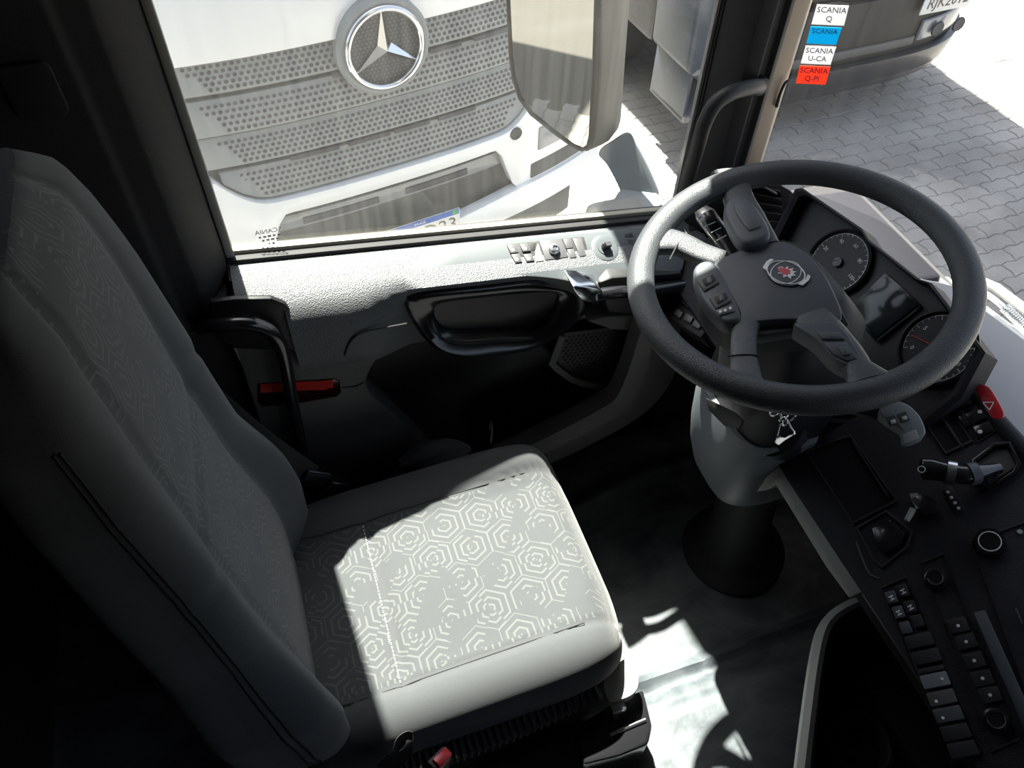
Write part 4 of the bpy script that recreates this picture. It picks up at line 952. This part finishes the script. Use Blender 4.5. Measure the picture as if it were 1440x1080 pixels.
# radio side: painted diagonal highlight and ring knob
rp = frame('radio_panel', [q3(*p) for p in ((1215, 120), (1500, 20), (1560, 900), (1500, 900))], .003, 0, .003, 'black_plastic')
c = PD(1392, 765, 0); k_ = MB().lathe([(.022, 0), (.021, .012), (.020, .014), (0, .014)], c, PD.n, 28).build('rotary_knob', 'black_gloss', DA, smooth=40)
MB().tube([c+PD.n*.0148+(PD.u*math.cos(t)+PD.v*math.sin(t))*.0145 for t in [2*math.pi*k/32 for k in range(32)]], .0008, 6, closed=True).build('knob_ring', 'white_print', k_)
MB().ribbon([PD(*q3(1250, 420), .006), PD(*q3(1420, 800), .006), PD(*q3(1480, 940), .006)], PD.u, .016, .006).build('highlight_bar', 'hub_plastic', DA, bevel=.002)  # paler raised bar stands in for a diagonal highlight on the panel
MB().tube([PD(*q3(1404, 405), .004), PD(*q3(1432, 470), .004)], .0014, 6).build('panel_mark', 'satin_steel', DA)
MB().lathe([(.004, 0), (.003, .002), (0, .002)], PD(1434, 748, .001), PD.n, 10).build('indicator', 'pale_plastic', DA)
# dark underside
MB().prism([V((.74, .58, .66)), V((.74, -1.0, .66)), V((1.0, -1.0, .60)), V((1.0, .58, .60))], (0, 0, -.03)).build('underside', 'bin_dark', DA)

# ================================================================== CENTRE CONSOLE BIN
ZB = .50
CB = thing('centre_console', (.7, .1, .035), 'black open console bin with pale rim and round cup holder', 'console')
ro = spline([AZ(x, y, ZB) for x, y in ((1114, 1140), (1120, 1080), (1130, 1000), (1140, 930), (1150, 885), (1164, 862), (1190, 845), (1222, 833))], 5)
ro += [V((.93, .36, ZB)), V((.95, .30, ZB)), V((.93, -.25, ZB)), V((.62, -.28, ZB))]
ro = resample(ro, 110); c = sum(ro, V((0, 0, 0)))/len(ro)
def inset(P, d):
    out = []
    for i, p in enumerate(P):
        t = (P[(i+1) % len(P)]-P[i-1]).normalized(); n_ = V((-t.y, t.x, 0)); n_ = n_ if n_.dot(c-p) > 0 else -n_; out.append(p+n_*d)
    return out
def zz(P, z): return [V((p.x, p.y, z)) for p in P]
r0_, r1_, r2_, r3_ = ro, inset(ro, .006), inset(ro, .020), inset(ro, .030)
MB().loft([zz(inset(ro, .11), .33), zz(inset(ro, .05), ZB-.10), zz(inset(ro, .012), ZB-.04), zz(inset(ro, .004), ZB-.024)], caps=False).build('outer_wall', 'bin_dark', CB, smooth=40)
MB().loft([zz(inset(ro, .004), ZB-.024), zz(ro, ZB-.018), zz(ro, ZB), zz(inset(ro, .011), ZB+.005)], caps=False).build('pale_band', 'pale_plastic', CB, smooth=40)
MB().loft([zz(inset(ro, .011), ZB+.005), zz(inset(ro, .019), ZB+.004)], caps=False).build('rim_band', 'lower_grey', CB, smooth=40)
MB().loft([zz(inset(ro, .019), ZB+.004), zz(inset(ro, .026), ZB-.002), zz(inset(ro, .032), ZB-.03), zz(inset(ro, .038), .36)], caps=False).build('inner_wall', 'hub_plastic', CB, smooth=40)
MB().prism(zz(inset(ro, .037), .355), (0, 0, .006)).build('bin_floor', 'bin_dark', CB)
MB().box((.86, .05, .19), (.14, .34, .32)).build('console_foot', 'bin_dark', CB, bevel=.01)
c2 = AZ(1210, 1046, .40)
ch = MB().lathe([(.060, -.04), (.058, .0), (.050, .004), (.046, 0), (.043, -.03), (.040, -.038), (0, -.038)], c2, (0, 0, 1), 40).build('cup_holder', 'black_plastic', CB, smooth=40)
MB().box(c2+V((-.006, -.004, -.033)), (.014, .012, .008)).build('drain_plug', 'lower_grey', CB, bevel=.003)
MB().prism([V((.80, .30, .40)), V((.92, .30, .40)), V((.92, -.2, .40)), V((.80, -.2, .40))], (0, 0, -.03)).build('bin_shelf', 'bin_dark', CB, bevel=.01)

# ================================================================== WINDSHIELD STICKERS
for qd, mt_, l2, ink1, ink2, lab in (
    (((1149, 6), (1194, 8), (1187, 36), (1141, 34)), 'sticker_white', 'Q', 'ink_grey', 'ink_grey', 'white maker sticker at the top of the windshield row with a single letter'),
    (((1140, 37), (1184, 39), (1176, 63), (1134, 61)), 'sticker_blue', '', 'ink_purple', 'ink_purple', 'blue maker sticker on the windshield corner'),
    (((1133, 64), (1176, 66), (1168, 91), (1126, 89)), 'sticker_white', 'U-CA', 'ink_purple', 'ink_grey', 'white maker sticker between the blue and red ones'),
    (((1125, 92), (1168, 94), (1161, 119), (1119, 117)), 'sticker_red', 'Q-PI', 'ink_purple', 'ink_purple', 'orange-red maker sticker lowest on the windshield corner')):
    P = [PW(x, y) for x, y in qd]; c = sum(P, V((0, 0, 0)))/4
    T = thing('windshield_sticker', c, lab, 'sticker', 'row of maker stickers on the windshield')
    MB().prism(P, PW.n*.0006).build('sticker_base', mt_, T, bevel=0)
    ux = (P[1]-P[0]).normalized(); uy = (P[0]-P[3]); uy = (uy-ux*uy.dot(ux)).normalized()
    h_ = (P[0]-P[3]).length
    text('maker_name', 'SCANIA', h_*.40, c+(P[0]-P[3])*.24+PW.n*.0009, ux, uy, ink1, T)
    if l2: text('model_code', l2, h_*.40, c-(P[0]-P[3])*.20+PW.n*.0009, ux, uy, ink2, T)

# ================================================================== OUTSIDE MIRROR
SM = thing('side_mirror', (.85, 1.27, .62), 'large grey outside mirror on a stubby arm beyond the driver window', 'mirror')
ma, mb_ = V((.685, 1.45, 0)), V((.585, 1.624, 0)); mu = (mb_-ma).normalized()
PM = Plane((.685, 1.45, 1.0), (-mu.y, mu.x, 0) if (-mu.y) < 0 else (mu.y, -mu.x, 0), mu)
mo = [(838, -150), (837, 0), (834, 100), (829, 190), (826, 203), (818, 208), (806, 203), (780, 184), (748, 158), (732, 136), (724, 110), (720, 80), (716, 0), (714, -80)]
G = [PM(x, y) for x, y in mo]
top = 1.46
G[0].z = top; G[-1].z = top-.02
gc = sum(G, V((0, 0, 0)))/len(G)
MB().prism(G, -PM.n*.004).build('mirror_glass', 'mirror_glass', SM)
def grow(P, d):
    out = []
    for p in P: q = p-gc; out.append(p + q.normalized()*d)
    return out
MB().loft([[p+PM.n*.004 for p in G], [p+PM.n*.006 for p in grow(G, .004)], [p+PM.n*.003 for p in grow(G, .008)], [p-PM.n*.012 for p in grow(G, .009)]], caps=False).build('glass_rim', 'rubber', SM, smooth=50)
bv = V((.105, .035, 0))
rings = [[p-PM.n*.010 for p in grow(G, .010)], [p-PM.n*.012 for p in grow(G, .014)], [p+bv*.55-PM.n*.0 for p in grow(G, .012)], [p+bv*.9 for p in grow(G, -.006)], [p+bv for p in grow(G, -.03)]]
MB().loft(rings).build('housing', 'mirror_grey', SM, smooth=45, bevel=.003)
# unseen wide-angle mirror added above the main glass to shade the wheel
G2 = [PM.uv(V((.685, 1.45, 1.78)), a, b) for a, b in ((0, -.27), (.03, -.29), (.16, -.29), (.195, -.26), (.20, .26), (.17, .30), (.02, .30), (0, .27))]
gs = gc; gc = sum(G2, V((0, 0, 0)))/len(G2)
MB().prism(G2, -PM.n*.004).build('added_mirror_glass', 'mirror_glass', SM)
MB().loft([[p-PM.n*.003 for p in grow(G2, .012)], [p+bv*.55 for p in grow(G2, .012)], [p+bv for p in grow(G2, -.03)]]).build('added_mirror_housing', 'mirror_grey', SM, smooth=45, bevel=.003)
gc = gs
MB().box(PM.uv(V((.72, 1.46, 1.475)), .10, 0), (.03, .03, .06)).build('added_mirror_link', 'rubber', SM)
PA = Plane((.80, 1.385, .76), (-.40, -.75, .45), (1, 0, 0))
ao = spline([PA(x, y) for x, y in ((842, 214), (862, 198), (884, 186), (894, 200), (908, 226), (920, 252), (926, 270), (920, 284), (898, 290), (880, 282), (868, 256), (854, 230))], 4, True)
MB().prism([p - PA.n*.035 for p in ao], PA.n*.06).build('arm', 'arm_grey', SM, bevel=.010, seg=3, smooth=50)
MB().lathe([(.052, .03), (.058, .01), (.062, -.02), (.062, -.05)], AY(897, 286, 1.31)-V((0, 0, .02)), (0, 0, 1), 28).build('arm_base', 'arm_grey', SM, smooth=40)
MB().box(AY(868, 293, 1.27)+V((0, 0, -.03)), (.13, .08, .07)).build('arm_bracket', 'mirror_grey', SM, bevel=.02, seg=3)

# wiper outside the windshield foot
WP = thing('windshield_wiper', AX(1400, 430, 1.33), 'pale wiper arm with coil spring at the windshield foot', 'wiper')
MB().tube(spline([AX(1370, 404, 1.335), AX(1385, 412, 1.335), AX(1402, 424, 1.335), AX(1418, 438, 1.335)], 5), .006, 10).build('wiper_arm', 'satin_steel', WP)
hel = []; a0, a1 = AX(1412, 432, 1.335), AX(1448, 466, 1.335); ax = (a1-a0).normalized(); e1 = ax.orthogonal().normalized(); e2 = ax.cross(e1)
for k in range(14*12+1):
    t = k/(14*12); hel.append(a0.lerp(a1, t) + (e1*math.cos(2*math.pi*14*t)+e2*math.sin(2*math.pi*14*t))*.009)
MB().tube(hel, .0016, 5).build('coil_spring', 'satin_steel', WP, smooth=70)
MB().box(AX(1438, 470, 1.32), (.03, .04, .012)).build('arm_clamp', 'cowl_white', WP, bevel=.003)
MB().tube([AX(1372, 392, 1.40), AX(1400, 404, 1.40), AX(1445, 438, 1.40)], .010, 8).build('blade_carrier', 'cowl_white', WP)

# ================================================================== WHITE TRUCK OPPOSITE
ZG = -1.20
TYAW = math.radians(11); TL = V((.470, 2.83, ZG))
TR = Matrix.Rotation(TYAW, 3, 'Z')
def T(x, y, z): return TL + TR @ V((x, y, z))
WT = thing('white_truck', TL, 'white truck with perforated grey grille and large star emblem', 'truck')
def yb(x): return .20*abs(x/1.2)**2.6
def patch(nm, mt_, x0, x1, zb, zt, yo=0, th=.03, parent=WT, n=24, bev=.004, slope=0, lab=None):
    zb = zb if callable(zb) else (lambda x, v=zb: v); zt = zt if callable(zt) else (lambda x, v=zt: v)
    rings = []
    for i in range(n+1):
        x = x0+(x1-x0)*i/n; y = yb(x)+yo
        rings.append([T(x, y, zb(x)), T(x, y+slope, zt(x)), T(x, y+slope+th, zt(x)), T(x, y+th, zb(x))])
    return MB().loft(rings).build(nm, mt_, parent, smooth=35, bevel=bev, label=lab)
TN = (TR @ V((0, -1, 0)))
# cab body
patch('hood_panel', 'truck_white', -1.18, 1.18, 1.66, 2.02, .0, .04, slope=.05)
patch('windscreen', 'truck_glass', -1.10, 1.10, 2.04, 2.66, .06, .02, slope=.16)
MB().prism([T(-1.2, .3, .62), T(1.2, .3, .62), T(1.2, 1.9, .62), T(-1.2, 1.9, .62)], (0, 0, 2.35)).build('cab_body', 'truck_white', WT, bevel=.06, seg=3)
patch('roof_front', 'truck_white', -1.15, 1.15, 2.64, 2.98, .22, .1, slope=.10)
for sx in (-1, 1): patch('side_panel', 'truck_white', sx*.78, sx*1.2, 1.08, 1.68, .005, .05, n=10)
patch('grille_backing', 'intake_dark', -.80, .80, 1.06, 1.70, .05, .02)
# four bars, their holes painted as dark discs
def gtop(k): return 1.665-.148*k
def hw_(k): return (.78, .76, .73, .69)[k]
for k in range(4):
    zt = gtop(k)-.004; zb = gtop(k+1)+(.020 if k in (0, 2) else .006)
    lo = (lambda x, zb=zb: zb + (.05*max(0, (abs(x)-.55)/.2)**2 if 0 else 0)) if k < 3 else (lambda x: gtop(4)+.10*max(0, (abs(x)-.52)/.17)**2)
    pr = patch('grille_bar', 'grille_grey', -hw_(k), hw_(k), lo, zt, .018-.002*k, .03, slope=.020, bev=.006)
    mb = MB(); rows_ = 5; pit = .0235
    z0 = zb+.012
    for j in range(rows_):
        zj = zb+.018 + j*(zt-zb-.045)/4; f = (zj-zb)/(zt-zb)
        m_ = int(hw_(k)/pit)+1
        for i in range(-m_, m_+1):
            x = (i+.5*(j % 2))*pit
            if abs(x) > hw_(k)-.05-.018*(rows_-j) : continue
            if math.hypot(x, zj-1.60) < .175: continue
            if zj < lo(x)+.015: continue
            c = T(x, yb(x)+.018-.002*k+.020*f-.0012, zj)
            mb.prism([c + (TR @ V((1, 0, 0)))*(.0078*math.cos(a)) + V((0, 0, 1))*(.0072*math.sin(a)) for a in [2*math.pi*q/8 for q in range(8)]], TN*.0006)
    mb.build('hole_shade_discs', 'hole_dark', pr, smooth=0, kind='stuff')  # dark discs laid on the bar paint the shade inside its holes
for k, xs in ((1, ((-.20, .05), (.20, .34), (.40, .62))), (3, ((-.42, -.22), (-.18, .0), (.02, .18), (.22, .40)))):
    for a, b in xs: patch('air_slot', 'hole_dark', a, b, gtop(k)-.012+.008, gtop(k)+.014, .012, .02, n=4, bev=.001)
# star emblem
SZ = 1.60
def TS(x, z, y=0): return T(x, yb(0)-.02+y, SZ+z)
em = MB().loft([[TS(r_*math.cos(a), r_*math.sin(a), y) for a in [2*math.pi*k/56 for k in range(56)]] for r_, y in ((.185, .04), (.185, .005), (.172, -.006), (.152, -.004), (.150, .004))], caps=False).build('emblem_surround', 'grille_grey', WT, smooth=40)
MB().prism([TS(.15*math.cos(a), .15*math.sin(a), .004) for a in [2*math.pi*k/48 for k in range(48)]], -TN*.01).build('emblem_mesh', 'dark_mesh' if 0 else 'hole_dark', em)
mb = MB()
for i in range(-9, 10):
    for j in range(-9, 10):
        x, z = (i+.5*(j % 2))*.0165, j*.0145
        if math.hypot(x, z) < .138: mb.prism([TS(x+.006*math.cos(a), z+.0055*math.sin(a), .003) for a in [2*math.pi*q/6 for q in range(6)]], TN*.0004)
mb.build('emblem_studs', 'lower_grey', em, smooth=0, kind='stuff')
rg = []
for k in range(65):
    a = 2*math.pi*k/64; rg.append([TS((.147+.0125*math.cos(b))*math.cos(a), (.147+.0125*math.cos(b))*math.sin(a), -.010+.012*math.sin(b)) for b in [2*math.pi*i/14 for i in range(14)]])
MB().loft(rg, caps=False).build('star_ring', 'chrome', em, smooth=80)
mb = MB()
for k in range(3):
    a = math.radians(90+120*k); d = V((math.cos(a), math.sin(a))) ; pr_ = V((-d.y, d.x)); tip = d*.145
    cpt = TS(0, 0, -.030); tp_ = TS(tip.x, tip.y, -.008)
    for s_ in (-1, 1):
        b2 = math.radians(90+120*k+s_*60); q = (math.cos(b2)*.032, math.sin(b2)*.032)
        mb.add([cpt, tp_, TS(q[0], q[1], -.004)], [(0, 1, 2)])
        mb.add([TS(0, 0, 0), TS(tip.x, tip.y, -.004), TS(q[0], q[1], -.004)], [(0, 2, 1)])
mb.build('star', 'chrome', em, smooth=10)
# bumper
zi_t = lambda x: 1.0 - .10*max(0, (abs(x)-.50)/.12)**2
patch('bumper_upper', 'truck_white', -1.18, 1.18, lambda x: .995 if abs(x) < .48 else max(.78, .995-.22*((abs(x)-.48)/.10)**2) if abs(x) < .60 else .74, lambda x: gtop(4)-.012+.10*max(0, (min(abs(x), .72)-.52)/.17)**2, -.01, .06, n=72)
patch('air_intake', 'intake_dark', -.62, .62, .70, 1.0, .045, .02)
patch('intake_frame', 'lamp_glass', -.60, .60, .88, .95, .035, .012)
for a, b in ((-.42, -.08), (.05, .36)): patch('intake_slot', 'hole_dark', a, b, .895, .925, .028, .01, n=6, bev=.002)
patch('bumper_lip', 'truck_white', -1.18, 1.18, .60, lambda x: .70+.05*smoothstep(.05, .7, abs(x)), -.03, .06, n=40)
patch('lower_valance', 'intake_dark', -1.05, 1.05, .36, .60, .05, .04)
for sx in (-1, 1):
    patch('headlamp', 'lamp_glass', sx*.74, sx*1.12, .90, 1.02, -.018, .03, n=10, bev=.006)
    patch('fog_lamp', 'intake_dark', sx*.70, sx*1.10, .76, .84, -.016, .03, n=10, bev=.006)
MB().lathe([(.030, 0), (.030, .006), (.026, .007), (.022, .002), (0, .002)], T(.60, yb(.60)-.012, 1.045), TN, 20).build('tow_cap', 'intake_dark', WT)
# number plate
pc = T(.07, yb(0)-.05, .735)
npl = MB().box(pc, (.40, .006, .13), TR).build('number_plate', 'plate_white', WT, bevel=.003)
MB().box(pc+TN*.0035+V((0, 0, .05)), (.39, .002, .028), TR).build('plate_band', 'plate_blue', npl)
text('country_name', 'BRASIL', .020, pc+TN*.0052+V((0, 0, .050)), TR @ V((1, 0, 0)), (0, 0, 1), 'plate_white', npl)
MB().box(pc+TN*.0045+V((0, 0, .05))+TR @ V((.175, 0, 0)), (.03, .002, .02), TR).build('plate_flag', 'flag_green', npl)
text('plate_number', '6D23', .098, pc+TN*.0036+TR @ V((.185, 0, 0))+V((0, 0, -.014)), TR @ V((1, 0, 0)), (0, 0, 1), 'plate_text', npl, align='RIGHT')
for sx in (-1, 1):
    MB().lathe([(.0, -.14), (.30, -.14), (.50, -.12), (.50, .12), (.30, .14), (0, .14)], T(sx*.98, 1.15, .50), TR @ V((1, 0, 0)), 40).build('wheel', 'tyre', WT)
MB().prism([T(-1.2, 2.1, 1.1), T(1.2, 2.1, 1.1), T(1.2, 6.5, 1.1), T(-1.2, 6.5, 1.1)], (0, 0, 1.7)).build('cargo_body', 'truck_white', WT, bevel=.02)
MB().prism([T(-.45, .3, .55), T(.45, .3, .55), T(.45, 6.5, .55), T(-.45, 6.5, .55)], (0, 0, .55)).build('chassis', 'dark_mesh', WT)

# ================================================================== DARK TRUCK AHEAD
def copy_tree(o, off, parent=None):
    c_ = o.copy(); COL.objects.link(c_); c_.parent = parent
    if parent is None: c_.location = o.location + V(off)
    for ch_ in list(o.children): copy_tree(ch_, off, c_)
    return c_
shade_truck = copy_tree(WT, (-2.95, .35, 0)); shade_truck['label'] = 'second white truck added out of view to shade the ground in the side mirror'  # unseen copy, added to shade the ground reflected in the side mirror
DT = thing('dark_truck', (3.85, 4.05, ZG), 'dark truck with black bumper and white number plate beyond the windshield', 'truck')
DL = V((3.78, 3.98, ZG)); DR = Matrix.Rotation(math.radians(4), 3, 'Z')
def U(x, y, z): return DL + DR @ V((x, y, z))
def yd(x): return .45*abs(x/1.3)**4
def dpatch(nm, mt_, x0, x1, zb, zt, yo=0, th=.04, slope=0, parent=DT, n=24, bev=.006):
    rings = []
    for i in range(n+1):
        x = x0+(x1-x0)*i/n; y = yd(x)+yo; rings.append([U(x, y, zb), U(x, y+slope, zt), U(x, y+slope+th, zt), U(x, y+th, zb)])
    return MB().loft(rings).build(nm, mt_, parent, smooth=35, bevel=bev)
dpatch('bumper', 'dark_paint', -.95, 1.30, .30, .46, 0, .10, slope=-.03)
dpatch('bumper_skirt', 'step_grey' if 0 else 'dark_paint', -.95, 1.28, .24, .30, .03, .08)
dpatch('bumper_top', 'dark_mesh', -.95, 1.28, .46, .86, .03, .06)
dpatch('mesh_strip', 'lower_grey', -.6, .5, .50, .56, .015, .03)
for x0, x1 in ((.52, .98), (-.95, -.55)):
    b = dpatch('lamp_recess', 'lamp_glass', x0, x1, .52, .66, .005, .03, n=8, bev=.02)
    for q in (.3, .7): MB().lathe([(.05, 0), (.045, .012), (0, .006)], U(x0+(x1-x0)*q, yd(x0)+.002, .59), DR @ V((0, -1, 0)), 20).build('lamp', 'intake_dark', b)
dpatch('grille', 'dark_mesh', -1.0, 1.2, .90, 1.60, .06, .06)
dpatch('upper_cab', 'dark_paint', -1.2, 1.25, 1.60, 1.95, .08, .06)
dpatch('windscreen', 'truck_glass', -1.15, 1.2, 1.97, 2.8, .10, .04, slope=.2)
MB().prism([U(-1.25, .55, .55), U(1.25, .55, .55), U(1.25, 2.4, .55), U(-1.25, 2.4, .55)], (0, 0, 2.55)).build('cab_body', 'dark_paint', DT, bevel=.05)
MB().prism([U(-1.28, .40, 2.95), U(1.28, .40, 2.95), U(1.28, 2.4, 2.95), U(-1.28, 2.4, 2.95)], (0, 0, 1.5)).build('roof_fairing', 'dark_paint', DT, bevel=.10, seg=3)
MB().prism([U(-1.3, 2.6, .9), U(1.3, 2.6, .9), U(1.3, 8.5, .9), U(-1.3, 8.5, .9)], (0, 0, 3.3)).build('cargo_body', 'dark_paint', DT, bevel=.02)
pn = U(.70, yd(.70)-.02, .62)
q_ = MB().box(U(.62, yd(.62)-.03, .80), (.42, .01, .15), DR).build('number_plate', 'plate_white', DT, bevel=.003)
text('plate_number', 'RJK2012', .10, U(.62, yd(.62)-.037, .79), DR @ V((1, 0, 0)), (0, 0, 1), 'plate_text', q_)
# corner fairing and step at the cab side
MB().prism([U(x, -.02, z) for x, z in ((-1.36, 1.5), (-1.33, .66), (-1.15, .52), (-.85, .42), (-.85, 1.5))], DR @ V((0, .45, 0))).build('corner_fairing', 'fairing_blue', DT, bevel=.03, seg=3)
for z_ in (.30, .62): MB().prism([U(-1.28, -.02, z_), U(-.80, -.06, z_), U(-.80, .40, z_), U(-1.28, .40, z_)], (0, 0, .05)).build('step', 'step_grey', DT, bevel=.015)
MB().prism([U(-1.28, .0, .30), U(-1.26, .0, .30), U(-1.26, .42, .30), U(-1.28, .42, .30)], (0, 0, .32)).build('step_side', 'fairing_blue', DT, bevel=.005)
for sx in (-1, 1): MB().lathe([(0, -.15), (.32, -.15), (.52, -.12), (.52, .12), (.32, .15), (0, .15)], U(sx*1.08, 1.5, .52), DR @ V((1, 0, 0)), 36).build('wheel', 'tyre', DT)

# ================================================================== PAVED YARD
GR = struct(MB().box((2, 3, ZG-.055), (60, 60, .1)).build('ground', 'joint_sand'), 'yard of grey interlocking concrete pavers')
LX, LY, gp_ = .225, .1125, .0035
def paver_poly():
    am = .013; h = LX/4
    f = lambda x: am*(1 if (x/(LX/2)) % 1 < .5 else -1)
    b = [(-LX/2, -am), (-LX/4-.02, am), (-.02-.0+.0, am), (.0, -am)]
    prof_ = [(-LX/2, -.5), (-LX*.25, .5), (0, -.5), (LX*.25, .5), (LX/2, -.5)]
    lo_ = [(x, -LY/2+am*z) for x, z in prof_]; hi_ = [(x, LY/2+am*z) for x, z in prof_]
    e = .012
    right = [(LX/2, -LY/2-am*.5), (LX/2+e, -LY*.12), (LX/2+e*.2, LY*.22), (LX/2, LY/2-am*.5)]
    left = [(x-LX, y) for x, y in right]
    P = lo_[:-1] + right[:-1] + hi_[::-1][:-1] + left[::-1][:-1]
    return P
PPoly = paver_poly()
pcx = sum(p[0] for p in PPoly)/len(PPoly)
def ins(P, d):
    out = []; n = len(P)
    for i in range(n):
        a, b, c_ = V(P[i-1]), V(P[i]), V(P[(i+1) % n]); t = ((b-a).normalized()+(c_-b).normalized()); t = t.normalized(); nn_ = V((-t.y, t.x)); out.append((b.x+nn_.x*d, b.y+nn_.y*d))
    return out
p1 = ins(PPoly, gp_/2); p2 = ins(PPoly, gp_/2+.005); npv = len(p1)
pv_v = [(x, y, -.012) for x, y in p1] + [(x, y, -.004) for x, y in p1] + [(x, y, 0) for x, y in p2]
pv_f = [(k*npv+i, k*npv+(i+1) % npv, (k+1)*npv+(i+1) % npv, (k+1)*npv+i) for k in range(2) for i in range(npv)] + [tuple(range(2*npv, 3*npv))]
pme = bpy.data.meshes.new('paver'); pme.from_pydata(pv_v, [], pv_f); finish(pme, 30); pme.materials.append(MATS['paver'])
def topx(p):
    d = p-CAM; z = d.dot(fw)
    return (720+FPX*d.dot(rt)/z, 540-FPX*d.dot(up)/z, z) if z > .1 else (-999, -999, 99)
near = []; rest = []
YA = math.radians(3); cy_, sy_ = math.cos(YA), math.sin(YA)
for j in range(-22, 62):
    for i in range(-12, 42):
        x = (i + .5*(j % 2))*LX; y = j*LY
        p = V((x*cy_-y*sy_, x*sy_+y*cy_, ZG))
        a, b, z = topx(p)
        vis = 1085 < a < 1450 and 60 < b < 500 and b < 265+(a-1110)*.62 and b > 100-(a-1090)*.25
        (near if vis else rest).append((z, p))
near.sort(key=lambda t: t[0])
rest += near[300:]; near = near[:300]
for z, p in near:
    o = link('paver', pme, p + V((0, 0, random.uniform(-.002, .002))), GR); o.rotation_euler = (random.uniform(-.008, .008), random.uniform(-.008, .008), YA+random.uniform(-.01, .01))
mb_v = []; mb_f = []
for z, p in rest:
    k = len(mb_v); mb_v += [(p.x+a*cy_-b*sy_, p.y+a*sy_+b*cy_, p.z+c_) for a, b, c_ in pv_v]; mb_f += [tuple(i+k for i in f) for f in pv_f]
rme = bpy.data.meshes.new('paver_field'); rme.from_pydata(mb_v, [], mb_f); rme.materials.append(MATS['paver'])
link('paver_field', rme, (0, 0, 0), GR, kind='stuff')
